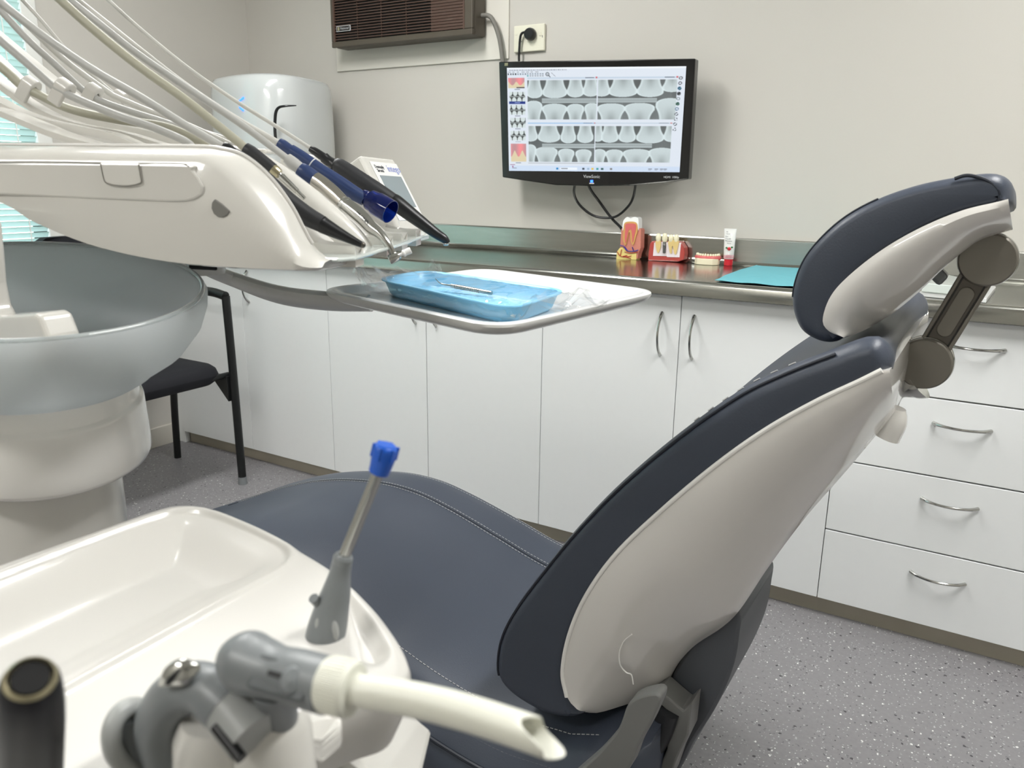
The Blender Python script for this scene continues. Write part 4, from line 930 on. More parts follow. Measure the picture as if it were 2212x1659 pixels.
# rounded dividers between the instruments, following the deck
def deck_z(t): return float(np.interp(t, DK[:, 0], DK[:, 1]))
tm0 = Rr_[:, 0].max()
RX, RZ = [-.30, -.17, -.117, -.087, -.047, -.021, -.004, .004], [1.200, 1.206, 1.203, 1.190, 1.166, 1.143, 1.124, 1.108]
def divider(s, w_=.0135, up=0, px=None):
    RX_, RZ_ = RX, RZ
    if px:
        q = TZ(Dl(px, s)); RX_, RZ_ = [v[0] for v in q], [v[1] for v in q]
    rows = []
    for k in range(34):
        f_ = k / 33; t = -.20 + .206 * f_; e = math.sqrt(max(0, 1 - (2 * f_ - 1) ** 10)); zt = float(np.interp(t, RX_, RZ_)) + up; zb = deck_z(t) - .006
        w2 = w_ * (.5 + .5 * math.sin(math.pi * min(1, .15 + f_ * .8))) * (e * .8 + .2)
        rows.append([W(t, s + w2 * math.cos(a), zb + max(.004, zt - zb) * (e * .9 + .1) * math.sin(a) ** .55) for a in np.linspace(0, math.pi, 16)])
    bm = BM(); grid(bm, rows, cap0=True, cap1=True); return obj('divider', bm, 'unit_white', du, angle=60)
SL = [.085, .145, .21, .285, .365]      # slot offsets of the five instruments
for s_, u_, q_ in ((.115, -.034, None), (.178, 0, [(500, 312), (560, 325), (617, 360), (665, 396), (725, 446), (775, 490), (806, 520), (815, 548)]), (.247, -.034, None), (.325, -.034, None),
                   (.405, 0, [(600, 322), (655, 329), (744, 352), (800, 385), (832, 422), (858, 470), (872, 520)])):
    divider(s_, .019 if s_ == .178 else .0135, u_, q_)
for s in SL[:1] + SL[2:]:
    bm = BM(); rows = []
    for k in range(8):
        t = -.035 + k * .007; z = deck_z(t) + .003; w_ = .014 + .002 * math.sin(k)
        rows.append([W(t, s - w_, z + .010), W(t, s - w_ * .8, z + .002), W(t, s, z - .004), W(t, s + w_ * .8, z + .002), W(t, s + w_, z + .010), W(t, s + w_, z - .012), W(t, s - w_, z - .012)])
    grid(bm, rows, closeU=True, cap0=True, cap1=True); obj('instrument_rest', bm, 'unit_white', du, angle=40)
# control panel at the far end
def SP(px, py, y): return on(1, y, px, py)
fTL, fTR, fBR = SP(797, 349, .985), SP(855, 355, 1.075), SP(916, 475, 1.075)
fBL = fTL + (fBR - fTR)
exs = (fTR - fTL).normalized(); eys = (fTL - fBL).normalized(); ezs = exs.cross(eys).normalized()
if ezs.x < 0: ezs = -ezs
cp = obj('control_panel', (lambda bm: (prism(bm, [fTL - exs * .016 + eys * .012, fTR + exs * .004 + eys * .012, fBR + exs * .006 - eys * .018, fBL - exs * .016 - eys * .022], -ezs * .035 - DZ * .0), bm)[1])(BM()), 'unit_white', du, smooth=False, bevel=.006, seg=3)
bm = BM(); prism(bm, [fTL, fTR, fBR, fBL], ezs * .0015); obj('panel_face', bm, 'screen_bezel', cp, smooth=False, bevel=.0008)
def fp(u, v, d=.0018): return fTL + (fTR - fTL) * u + (fBL - fTL) * v + ezs * d
bm = BM(); prism(bm, [fp(.1, .24, .001), fp(.9, .24, .001), fp(.9, .78, .001), fp(.1, .78, .001)], ezs * .0012); obj('display', bm, 'lcd', cp, smooth=False)
for u in (.5, .74):
    bm = BM(); prism(bm, [fp(u, .86, .001), fp(u + .17, .86, .001), fp(u + .17, .97, .001), fp(u, .97, .001)], ezs * .0012); obj('key', bm, 'button_blue', cp, smooth=False, bevel=.0004)
text('panel_name', 'intego', .018, fp(.76, .11), exs if exs.dot(Vector((1, .5, 0))) > -9 else -exs, eys, 'print_lilac', cp)
text('maker_text', 'Dentsply', .0085, fp(.24, .09), exs, eys, 'print_dark', cp); text('maker_text', 'Sirona', .0085, fp(.22, .155), exs, eys, 'print_dark', cp)
bm = BM(); P = [W(-.47, .41, 1.212), W(-.22, .41, 1.212), W(-.22, .50, 1.212), W(-.47, .50, 1.212)]; prism(bm, P, (0, 0, .007)); obj('top_tray', bm, 'unit_white', du, smooth=False, bevel=.003)
# support arm of the unit: goes under the body to the tray
def Zl(z, L): return [on(2, z, *p) for p in L]
bm = BM()
pa = [on(2, 1.06, 425, 572), on(2, 1.035, 500, 602), on(2, 1.015, 600, 636), on(2, 1.005, 700, 650), on(2, 1.003, 800, 655)]
tube(bm, pa, [.018, .024, .028, .030, .026], 20, flat=.42, up=(0, 0, 1)); obj('tray_arm', bm, 'tray_rim', du)
bm = BM(); c = on(2, 1.06, 435, 575); lathe(bm, [(.03, 0), (.032, .01), (.03, .034), (0, .034)], c - DZ * .01, (0, 0, 1), 30); obj('arm_pivot', bm, 'tray_rim', du)
bm = BM(); prism(bm, [on(2, 1.07, *p) for p in ((395, 568), (408, 582), (470, 585), (460, 566))], (0, 0, .02)); obj('pivot_cover', bm, 'black_plastic', du, smooth=False, bevel=.002)
# balanced arm carrying the unit (leaves the picture on the left)
bm = BM(); tube(bm, [W(-.42, .22, 1.16), W(-.60, .24, 1.178), W(-.85, .30, 1.18), W(-1.0, .32, 1.18)], [.03, .024, .024, .024], 20, flat=.8, up=(0, 0, 1)); obj('support_arm', bm, 'unit_white', du)
# whip arms, flat strips
def strip(L, s, w_, th, name='whip_arm', mt='unit_white'):
    P = [DP(x, y, s_) for (x, y), s_ in zip(L, s if isinstance(s, (list, tuple)) else [s] * len(L))]
    Q = cr(P, per=8); rows = []
    for p in Q:
        p = Vector(p); rows.append([p + DV * -w_ + DZ * th, p + DV * w_ + DZ * th, p + DV * w_ - DZ * th, p - DV * w_ - DZ * th])
    bm = BM(); grid(bm, rows, closeU=True, cap0=True, cap1=True); return obj(name, bm, mt, du, angle=30)
strip([(-120, 150), (0, 222), (80, 258), (180, 282), (250, 296), (312, 322)], .10, .013, .004)
strip([(-100, 90), (10, 185), (100, 245), (180, 275), (270, 292), (370, 322)], .17, .013, .004)
strip([(-80, 60), (60, 190), (130, 235), (230, 270), (330, 290), (430, 322)], .25, .013, .004)
strip([(-60, 30), (150, 200), (230, 235), (330, 268), (420, 285), (500, 325)], .33, .012, .004)
strip([(-140, 210), (0, 240), (60, 262), (130, 290), (200, 312), (260, 325)], .06, .02, .003)

# ------------------------------------------------------------------ handpieces with their hoses
def hosepath(down, up, s, apex):
    """strand from the handpiece up to the left, over a loop outside the picture and back through the clip to the unit"""
    P = [DP(x, y, s) for x, y in down]; Q = [DP(x, y, s + .01) for x, y in up]
    a_ = P[-1]; b_ = Q[0]; mid = [a_ + (a_ - P[-2]).normalized() * .10, W(-1.15, s + .005, max(a_.z, b_.z) + apex), b_ + (b_ - Q[1]).normalized() * .10]
    return P + mid + Q
def instrument(name, label, s, segs, hose, hr, hmat, clip=None, apex=.10, drift=(0, 0, 1)):
    sx = lambda x: s - drift[0] * min(1, max(0, (x - drift[1]) / drift[2]))
    base = DP(*segs[0][0][-1][:2], s)
    t = thing(name, label, 'dental instrument', tuple(base), 'handpieces resting on the white delivery unit')
    for pts, radii, mt, nm in segs:
        bm = BM(); tube(bm, [DP(x, y, sx(x)) for x, y in pts], radii, 22, per=6); obj(nm, bm, mt, t, angle=50)
    bm = BM(); tube(bm, hosepath(hose[0], hose[1], s, apex), hr, 14, per=8); obj('hose', bm, hmat, t)
    return t
g = 'handpieces resting on the white delivery unit'
i1 = instrument('ultrasonic_scaler', 'black tapered handpiece nearest on the white delivery unit, tip pointing right', SL[0],
    [([(483, 318), (490, 322), (502, 331), (508, 335)], [.0058, .0066, .0066, .0062], 'black_plastic', 'hose_collar'),
     ([(506, 333), (525, 346), (545, 360), (580, 395), (620, 435), (660, 465), (695, 484)], [.0066, .0074, .0074, .0092, .0108, .0104, .0090], 'black_soft', 'grip'),
     ([(695, 484), (703, 489), (735, 506), (765, 521), (782, 529)], [.0090, .0086, .0064, .0044, .0034], 'black_plastic', 'tip_sleeve')],
    ([(483, 318), (405, 273), (304, 210), (203, 152), (101, 83), (0, 5)], [(-10, 78), (60, 138), (112, 184), (135, 198), (150, 206), (200, 228), (260, 252), (330, 275), (400, 305), (420, 325)]), .0042, 'hose_grey')
bm = BM(); ball(bm, DP(783, 529, SL[0]), .0034); obj('metal_tip', bm, 'dark_metal', i1)
i2 = instrument('motor_coupling', 'short black handpiece ending in a bare ribbed metal spindle, second on the delivery unit', SL[1],
    [([(530, 321), (540, 328), (552, 336), (565, 347), (590, 366)], [.0072, .0078, .0074, .0076, .0070], 'black_soft', 'grip'),
     ([(588, 365), (596, 371), (604, 376)], [.0068, .0066, .0052], 'gold', 'metal_collar')],
    ([(532, 322), (500, 295), (400, 215), (300, 143), (200, 62), (125, -5)], [(-20, 125), (20, 160), (48, 186), (75, 200), (150, 235), (250, 258), (350, 272), (410, 295), (455, 322)]), .0050, 'hose_olive')
bm = BM(); pts = [DP(x, y, SL[1] + .002) for x, y in ((603, 376), (658, 429))]; L0 = pts[1] - pts[0]; pr = [(.0034, 0)]
for k in range(11):
    r_ = .0040 - .00008 * k; z0 = L0.length * (.03 + k * .055); pr += [(r_ * .72, z0), (r_ * .72, z0 + .002), (r_, z0 + .0024), (r_, z0 + .0046), (r_ * .72, z0 + .005)]
pr += [(.0024, L0.length * .68), (.0024, L0.length), (0, L0.length)]
lathe(bm, pr, pts[0], L0, 18); obj('spindle', bm, 'chrome', i2, angle=30)
i3 = instrument('contra_angle_handpiece', 'slim silver contra-angle handpiece with a navy collar and white polishing cup', SL[2],
    [([(620, 342), (632, 352), (645, 362), (652, 368)], [.0066, .0076, .0072, .0070], 'hose_grey', 'hose_connector'),
     ([(648, 365), (656, 371), (668, 379), (683, 389)], [.0086, .0098, .0098, .0092], 'navy', 'motor_collar'),
     ([(681, 388), (700, 401), (720, 418), (740, 437)], [.0096, .0094, .0092, .0082], 'silver', 'motor_body'),
     ([(740, 437), (745, 441), (760, 452), (785, 473), (803, 492), (820, 505), (836, 525), (850, 550)], [.0080, .0086, .0088, .0084, .0074, .0058, .0046, .0042], 'chrome', 'head_shank')],
    ([(622, 344), (530, 275), (420, 200), (300, 118), (220, 55), (145, -5)], [(-10, 10), (60, 85), (120, 140), (178, 194), (200, 205), (215, 217), (280, 240), (350, 262), (410, 285), (470, 320)]), .0042, 'hose_grey', drift=(.04, 690, 150))
a_, b_ = DP(840, 562, SL[2] - .046), DP(862, 552, SL[2] - .042)
bm = BM(); lathe(bm, [(0, 0), (.0052, .0004), (.0056, .002), (.0052, .011), (.0036, .014), (0, .014)], a_, b_ - a_, 24); obj('head', bm, 'chrome', i3)
bm = BM(); d_ = (b_ - a_).normalized(); lathe(bm, [(.002, 0), (.002, .003), (.0042, .005), (.0042, .0065), (.0036, .007), (.0040, .014), (.0034, .0145), (.001, .012)], a_ + d_ * .0135, d_, 20); obj('polishing_cup', bm, 'paste_white', i3)
bm = BM(); lathe(bm, [(0.0078, -.001), (.0094, .0), (.0094, .003), (.0078, .004)], DP(744, 440, SL[2] - .0144), DP(760, 454, SL[2] - .0187) - DP(744, 440, SL[2] - .0144), 28); obj('grip_ring', bm, 'chrome', i3)
ddx = (DP(800, 480, SL[2] - .03) - DP(760, 447, SL[2] - .02)).normalized(); off = (Vector(EYE) - DP(780, 466, SL[2] - .025)).normalized()
text('engraving', 'SIRONA', .0058, DP(782, 470, SL[2] - .025) + off * .0090, ddx, DZ + DU * .4, 'print_dark', i3)
i4 = instrument('curing_light', 'long navy blue handpiece with a see-through blue shield cup at its tip', SL[3],
    [([(603, 309), (612, 315), (625, 324), (632, 329)], [.0068, .0076, .0072, .0068], 'navy', 'hose_collar'),
     ([(628, 325), (640, 333), (656, 343), (690, 368), (730, 394), (765, 417), (788, 431)], [.0082, .0086, .0086, .0094, .0098, .0094, .0086], 'navy', 'grip')],
    ([(605, 311), (500, 250), (400, 183), (300, 106), (230, 50), (163, -3)], [(-20, -20), (60, 55), (140, 130), (232, 198), (252, 210), (275, 220), (340, 247), (400, 268), (460, 295), (520, 322)]), .0040, 'hose_white')
axc = (DP(846, 458, SL[3] - .012) - DP(795, 428, SL[3])).normalized(); c0 = DP(800, 432, SL[3])
bm = BM(); lathe(bm, [(.0085, -.012), (.010, -.004), (.0135, .0), (.0142, .008), (.0155, .012), (.0155, .034), (.0145, .034), (.0143, .013), (.0130, .009), (.012, .002), (.0085, -.002), (.0, -.003)], c0, axc, 44); obj('shield_cup', bm, 'blue_clear', i4, angle=30)
bm = BM(); lathe(bm, [(.0078, -.008), (.0078, .004), (.006, .006), (0, .006)], c0, axc, 26); obj('light_guide', bm, 'navy', i4)
bm = BM(); lathe(bm, [(.0092, 0), (.0096, .0004), (.0096, .0012), (.0092, .0016)], DP(673, 356, SL[3]), DP(700, 374, SL[3]) - DP(673, 356, SL[3]), 30); obj('trim_ring', bm, 'print_silver', i4)
i5 = instrument('intraoral_camera', 'dark grey handpiece farthest back on the delivery unit, long tip over the bench', SL[4],
    [([(670, 321), (680, 327), (695, 337), (702, 341)], [.0042, .0056, .0060, .0056], 'black_plastic', 'hose_collar'),
     ([(700, 340), (708, 347), (716, 352), (724, 358)], [.0074, .0072, .0076, .0096], 'black_plastic', 'neck_joint'),
     ([(722, 356), (735, 362), (780, 392), (820, 417), (848, 434)], [.0090, .0118, .0128, .0122, .0108], 'black_soft', 'grip'),
     ([(848, 434), (860, 442), (900, 473), (940, 503), (958, 515), (968, 526)], [.0112, .0114, .0096, .0074, .0064, .0042], 'black_plastic', 'tip')],
    ([(672, 321), (600, 275), (500, 212), (400, 142), (300, 60), (228, -5)], [(30, -20), (90, 45), (150, 115), (220, 180), (262, 214), (285, 227), (340, 252), (420, 277), (500, 303), (560, 328)]), .0027, 'hose_white')
bm = BM(); ball(bm, DP(963, 527, SL[4] - .001), .0042, 1.2, .8, .6); obj('lens', bm, 'chrome', i5)
# clips holding the hoses
for (x, y), s in (((60, 190), SL[1] + .01), ((133, 196), SL[0] + .012), ((197, 203), SL[2] + .01), ((254, 214), SL[4] + .01)):
    c = DP(x, y, s); d_ = (DP(x + 20, y + 14, s) - c).normalized(); up_ = (DZ - d_ * d_.dot(DZ)).normalized(); sd_ = d_.cross(up_)
    bm = BM(); prof = [(-.006, -.018), (-.006, .004), (-.003, .009), (.003, .011), (.009, .009), (.012, .004), (.012, -.006), (.0055, -.006), (.0055, .001), (.0005, .003), (-.0005, .0), (-.001, -.018)]
    rows = [[c + up_ * (z + .002) + d_ * k + sd_ * (-a) for a, z in prof] for k in (-.0075, .0075)]
    P0 = rows[0]; prism(bm, P0, rows[1][0] - rows[0][0]); cl = obj('hose_clip', bm, 'cream_white', du, smooth=False, bevel=.0015)

# ------------------------------------------------------------------ bracket tray and what lies in it
def rring(C, ins, r, z=None, n_=10, dz=0):
    C = [Vector(c) for c in C]; ctr = sum(C, Vector()) / len(C); n = len(C); Q = []
    for i in range(n):
        a_, b_, c = C[i - 1], C[i], C[(i + 1) % n]
        e1 = (a_ - b_).normalized(); e2 = (c - b_).normalized(); sn = e1.cross(e2).length
        Q.append(b_ + (e1 + e2) * ins / max(sn, .3))
    out_ = []
    for i in range(n):
        b_ = Q[i]; e1 = (Q[i - 1] - b_).normalized(); e2 = (Q[(i + 1) % n] - b_).normalized()
        p0, p2 = b_ + e1 * r, b_ + e2 * r
        for k in range(n_ + 1):
            t = k / n_; p = p0 * (1 - t) ** 2 + b_ * 2 * t * (1 - t) + p2 * t * t; out_.append(Vector((p.x, p.y, (p.z if z is None else z) + dz)))
    return out_
TC = [on(2, 1.025, *p) for p in ((678, 624), (1078, 708), (1432, 628), (1046, 578))]
bt = thing('bracket_tray', 'square white tray with rounded corners and grey rim held out over the chair', 'tray', tuple(sum(TC, Vector()) / 4 - Vector((0, 0, .018))))
bm = BM(); rows = [rring(TC, .05, .04, dz=-.016), rring(TC, .014, .055, dz=-.016), rring(TC, .004, .055, dz=-.011), rring(TC, 0, .055, dz=-.004), rring(TC, .0006, .055, dz=-.0012)]
grid(bm, rows, closeU=True, cap0=True); 
obj('tray_rim', bm, 'tray_rim', bt, angle=50)
bm = BM(); rows = [rring(TC, .0006, .055, dz=-.0012), rring(TC, .002, .055, dz=0), rring(TC, .011, .05, dz=0), rring(TC, .014, .05, dz=-.002), rring(TC, .020, .045, dz=-.009), rring(TC, .03, .045, dz=-.011), rring(TC, .10, .045, dz=-.0115)]
grid(bm, rows, closeU=True, cap1=True); obj('tray_top', bm, 'tray_white', bt, angle=50)
# blue plastic instrument dish
ZB_ = 1.0140
BC = [on(2, ZB_ + .024, *p) for p in ((806, 602), (1108, 668), (1232, 627), (918, 583))]
pt = thing('blue_dish', 'light blue plastic instrument dish lying in the white tray', 'dish', tuple(sum(BC, Vector()) / 4 - Vector((0, 0, .024))))
bm = BM(); rows = [rring(BC, .05, .02, dz=-.024), rring(BC, .016, .035, dz=-.024), rring(BC, .011, .04, dz=-.019), rring(BC, .004, .045, dz=-.002), rring(BC, 0, .045, dz=-.001), rring(BC, 0, .045, dz=.0005), rring(BC, .005, .045, dz=.0005), rring(BC, .007, .04, dz=-.002), rring(BC, .014, .035, dz=-.019), rring(BC, .02, .03, dz=-.022), rring(BC, .05, .02, dz=-.022)]
grid(bm, rows, closeU=True, cap0=True, cap1=True); obj('dish', bm, 'tray_blue', pt, angle=60)
bm = BM(); a_, b_ = on(2, ZB_ + .012, 975, 617), on(2, ZB_ + .008, 1062, 633)
tube(bm, [a_, b_], .0028, 12, smooth=False)
pb = thing('dental_probe', 'thin metal dental probe with a knurled handle inside the blue dish', 'dental instrument', tuple(a_)); obj('handle', bm, 'silver', pb)
bm = BM(); d_ = (b_ - a_)
for k in range(14): lathe(bm, [(.0028, 0), (.0034, .0006), (.0028, .0012)], a_ + d_ * (.1 + k * .045), d_, 12)
obj('knurling', bm, 'dark_metal', pb)
bm = BM(); tube(bm, [a_, a_ - d_.normalized() * .02, a_ - d_.normalized() * .032 + DZ * .006], [.0016, .001, .0005], 8); obj('hook', bm, 'silver', pb)
# crumpled clear wrap
wr = None
rng = np.random.default_rng(3)
def nz2(x, y): return (math.sin(x * 71 + 3 * math.sin(y * 43)) * .5 + math.sin(y * 97 + 2 * math.sin(x * 61 + 1)) * .35 + math.sin((x + y) * 160) * .2)
BCc = sum(BC, Vector()) / 4; e1 = ((BC[1] - BC[0]) + (BC[2] - BC[3])).normalized(); e2 = DZ.cross(e1).normalized()
L1 = (BC[1] - BC[0]).length / 2 + .006; L2 = (BC[3] - BC[0]).length / 2 + .005
rows = []
for i in range(61):
    u = -1 + 2 * i / 60; row = []
    for j in range(48):
        a = 2 * math.pi * j / 48; ca, sa = math.cos(a), math.sin(a)
        end = max(0, abs(u) - .84) / .16
        ww = L2 * (1.0 + .06 * (u > 0) * end); hh = .013 * (1 - end * .9)
        x = u * (L1 + (.024 if u > 0 else 0)); y = ww * np.sign(ca) * abs(ca) ** .6; z = hh * np.sign(sa) * abs(sa) ** .6
        k = .0022 + .006 * end
        n1 = nz2(x * 2 + ca, y * 2 + sa)
        row.append(BCc + e1 * (x + k * .6 * n1) + e2 * (y + k * .5 * nz2(y * 3, x * 2 + sa)) + DZ * (-.0105 + z + max(-.0005, k * n1 + (end * .012 * (1 + math.sin(y * 90 + 5 * u))) * 1)))
    rows.append(row)
bm = BM(); grid(bm, rows, closeU=True); wr = obj('plastic_wrap', bm, 'film', angle=25)
tag(wr, 'crumpled clear plastic sleeve wrapped around the blue dish', 'plastic wrap')
bm = BM()
P = [on(2, 1.035, 838, 612), on(2, 1.05, 815, 590), on(2, 1.062, 800, 572), on(2, 1.05, 822, 585), on(2, 1.045, 850, 597)]
prism(bm, P, (0.001, 0.0015, .0003)); obj('loose_corner', bm, 'film', wr, smooth=False)
# ------------------------------------------------------------------ spittoon
CB = Vector((-.839, .434, 1.067)); NB = Vector((.17, -.061, 1)).normalized()
cs = thing('cuspidor', 'round frosted glass spittoon bowl on a white drum and column at the left', 'spittoon', (CB.x - .12, CB.y + .04, 0))
bm = BM(); lathe(bm, [(.0, -.082), (.05, -.084), (.10, -.079), (.128, -.060), (.148, -.035), (.158, -.012), (.1605, .001), (.1625, .0035), (.168, .0035), (.1705, .0), (.1700, -.014), (.1640, -.036), (.1480, -.060), (.120, -.082), (.116, -.087), (.110, -.0915), (.09, -.0925), (0, -.0925)], CB, NB, 96); obj('glass_bowl', bm, 'frosted', cs, angle=40)
bm = BM(); a_, b_, c_ = frame(NB); tube(bm, [CB + NB * .0035 + (a_ * math.cos(t) + b_ * math.sin(t)) * .1655 for t in np.linspace(0, 2 * math.pi, 97)[:-1]], .0029, 12, closed=True, smooth=False); obj('bowl_rim', bm, 'glass_rim', cs)
bm = BM(); lathe(bm, [(.0, -.0945), (.084, -.0950), (.0885, -.0965), (.0950, -.1130), (.0962, -.1175), (.0972, -.1195), (.1000, -.1215), (.1012, -.1250), (.1052, -.1700), (.1062, -.1840), (.1050, -.1885), (.1015, -.1915), (.09, -.192), (0, -.192)], CB, NB, 96); obj('drum', bm, 'gloss_white', cs, angle=50)
bm = BM(); pc_ = CB - NB * .19; lathe(bm, [(.077, -pc_.z), (.077, .0), (0, .0)], (pc_.x - .01, pc_.y, pc_.z + .01), (0, 0, 1), 60); obj('column', bm, 'unit_white', cs)
def YZ(Y, L): return onY(Y, L)
bm = BM(); P = YZ(.395, [(-160, 440), (6, 476), (14, 560), (18, 610), (27, 655), (38, 676), (146, 668), (157, 673), (176, 722), (160, 770), (-160, 790)]); prism(bm, P, (0, -.03, 0)); obj('spout_block', bm, 'unit_white', cs, smooth=False, bevel=.004, seg=3)
# ------------------------------------------------------------------ assistant element (foreground left)
ZA = .90
ae = thing('assistant_console', 'white assistant console with a shallow recessed tray in the left foreground', 'dental unit', tuple(on(2, ZA, 300, 1330)))
outl = [on(2, ZA, *p) for p in ((-420, 1395), (-200, 1290), (0, 1215), (200, 1145), (330, 1100), (385, 1088), (440, 1091), (520, 1120), (600, 1158), (720, 1228), (800, 1300), (852, 1365), (882, 1418), (886, 1448), (872, 1475), (845, 1492), (790, 1508), (700, 1545), (600, 1600), (450, 1720), (250, 1900), (-150, 2200), (-500, 1900), (-520, 1500))]
rec1 = [on(2, ZA, *p) for p in ((-330, 1400), (-180, 1312), (0, 1240), (200, 1163), (320, 1120), (390, 1102), (450, 1106), (530, 1134), (606, 1170), (628, 1192), (622, 1212), (590, 1236), (450, 1312), (300, 1395), (130, 1488), (0, 1562), (-200, 1680), (-380, 1600))]
rec2 = [on(2, ZA, *p) for p in ((742, 1262), (775, 1290), (815, 1340), (842, 1385), (850, 1402), (838, 1425), (812, 1437), (775, 1430), (745, 1415), (735, 1370), (732, 1310))]
def sdist(P, poly):
    A = np.array([(p[0], p[1]) for p in poly]); B = np.roll(A, -1, 0); P = np.asarray(P)[:, :2]
    d = np.full(len(P), 1e9); ins = np.zeros(len(P), bool)
    for a_, b_ in zip(A, B):
        ab = b_ - a_; t = np.clip(((P - a_) @ ab) / (ab @ ab + 1e-12), 0, 1); d = np.minimum(d, np.linalg.norm(P - a_ - t[:, None] * ab, axis=1))
        c = ((a_[1] > P[:, 1]) != (b_[1] > P[:, 1])); xi = (b_[0] - a_[0]) * (P[:, 1] - a_[1]) / (b_[1] - a_[1] + 1e-12) + a_[0]; ins ^= c & (P[:, 0] < xi)
    return np.where(ins, -d, d)
O_ = curve(outl, 260, True); R1 = curve(rec1, 120, True); R2 = curve(rec2, 60, True); c_ = np.array(on(2, ZA, 420, 1350))
fr = list(np.linspace(.0, .95, 110)) + [.965, .98, .99]
PT = np.array([c_ + (o - c_) * f_ for f_ in fr for o in O_])
s1, s2, s0 = sdist(PT, R1), sdist(PT, R2), sdist(PT, O_)
ss = lambda x: np.clip(x, 0, 1) ** 2 * (3 - 2 * np.clip(x, 0, 1))
zz = ZA + .0022 * np.exp(-((s1 - .0015) / .0035) ** 2) - .003 * ss(-s1 / .004) - .020 * ss(-s1 / .06) - .010 * ss(-s2 / .012) - .005 * (1 - np.sqrt(np.clip(1 - (1 - np.clip(-s0 / .008, 0, 1)) ** 2, 0, 1)))
PT[:, 2] = zz
rows = [PT[i * 260:(i + 1) * 260] for i in range(len(fr))]
e = np.array([[o[0], o[1], ZA - .007] for o in O_]); rows.append(e)
low = np.array([[c_[0] + (o[0] - c_[0]) * .995, c_[1] + (o[1] - c_[1]) * .995, ZA - .02] for o in O_]); rows.append(low)
rows.append(np.array([[c_[0] + (o[0] - c_[0]) * .93, c_[1] + (o[1] - c_[1]) * .93, ZA - .045] for o in O_])); rows.append(np.array([[c_[0] + (o[0] - c_[0]) * .5, c_[1] + (o[1] - c_[1]) * .5, ZA - .055] for o in O_]))
bm = BM(); grid(bm, rows[1:], closeU=True, cap0=True, cap1=True); obj('console_top', bm, 'cream_white', ae, angle=60)
bm = BM(); lathe(bm, [(.05, 0), (.05, ZA - .05)], (c_[0] - .16, c_[1] - .04, 0), (0, 0, 1), 40); obj('console_column', bm, 'unit_white', ae)
# instrument holders on the console front
bm = BM(); P = [U(*p) for p in ((600, 1520, .43), (690, 1530, .44), (738, 1540, .43), (738, 1578, .42), (690, 1612, .40), (655, 1590, .38), (625, 1560, .38))]
prism(bm, P, (0, 0, -.012)); obj('holder_lip', bm, 'unit_white', ae, smooth=False, bevel=.003)
bm = BM(); tube(bm, [U(655, 1600, .44), U(655, 1760, .49)], .0105, 24, smooth=False); obj('holder_tube', bm, 'grey_light', ae)
bm = BM(); P = [U(*p) for p in ((560, 1600, .5), (690, 1600, .5), (790, 1668, .5), (900, 1760, .5), (560, 1760, .5))]; prism(bm, P, Vector(R[:, 2]) * .12); obj('lower_cover', bm, 'unit_white', ae, smooth=False, bevel=.006)
bm = BM(); lathe(bm, [(.016, 0), (.0205, .01), (.024, .05), (.024, .10)], U(470, 1545, .37), (0, 0, -1), 36); obj('holder_cup', bm, 'unit_white', ae)
bm = BM(); lathe(bm, [(.016, 0), (.02, .008), (.022, .05)], U(575, 1530, .37), (0, 0, -1), 36); obj('holder_cup', bm, 'unit_white', ae)
bm = BM(); lathe(bm, [(.013, 0), (.0165, .004), (.0175, .02), (.0165, .035)], U(702, 1395, .505), (.05, .1, -1), 36); obj('syringe_socket', bm, 'unit_white', ae)

# three-way syringe
def VS(L): return [U(x, y, d) for x, y, d in L]
sy = thing('three_way_syringe', 'grey air-water syringe with a metal nozzle and blue tip standing in the console', 'dental instrument', tuple(U(702, 1420, .50)))
bm = BM(); tube(bm, VS([(690, 1425, .505), (698, 1395, .503), (706, 1360, .501), (716, 1318, .499), (727, 1275, .496), (734, 1240, .494), (739, 1215, .492)]), [.0108, .0122, .0124, .0110, .0088, .0068, .0062], 28); obj('grip', bm, 'grey_plastic', sy)
bm = BM(); tube(bm, VS([(686, 1440, .507), (690, 1425, .506), (694, 1408, .505)]), [.0125, .0128, .0118], 28); obj('base_ring', bm, 'grey_light', sy)
bm = BM(); tube(bm, VS([(738, 1220, .492), (741, 1206, .491), (743, 1198, .4905)]), [.0056, .0062, .0052], 24); obj('nozzle_collar', bm, 'grey_plastic', sy)
bm = BM(); tube(bm, VS([(743, 1203, .491), (785, 1100, .483), (826, 1000, .475)]), .0037, 20, smooth=False); obj('nozzle', bm, 'chrome', sy)
bm = BM(); tube(bm, VS([(818, 1020, .477), (824, 1003, .4755), (829, 985, .474), (833, 968, .473), (835, 960, .4725)]), [.0062, .0068, .0074, .0074, .0056], 24); bt_ = obj('blue_tip', bm, 'blue_tip', sy)
bm = BM(); d_ = U(835, 958, .4725) - U(826, 995, .475); 
for k in range(6):
    a = k * math.pi / 3; fa, fb, fc = frame(d_); o2 = U(831, 978, .4735) + (fa * math.cos(a) + fb * math.sin(a)) * .0072; tube(bm, [o2 - d_ * .3, o2 + d_ * .42], .0011, 6, smooth=False)
obj('tip_rib', bm, 'blue_tip', bt_)
bm = BM(); tube(bm, VS([(694, 1312, .497), (684, 1300, .493), (677, 1292, .490)]), [.0032, .0030, .0032], 14); obj('button', bm, 'grey_plastic', sy)
for x, dx in ((690, -.0), (722, .0)):
    bm = BM(); ball(bm, U(x, 1362, .493), .0065, .5, .5, 1.5); obj('thumb_pad', bm, 'grey_light', sy)
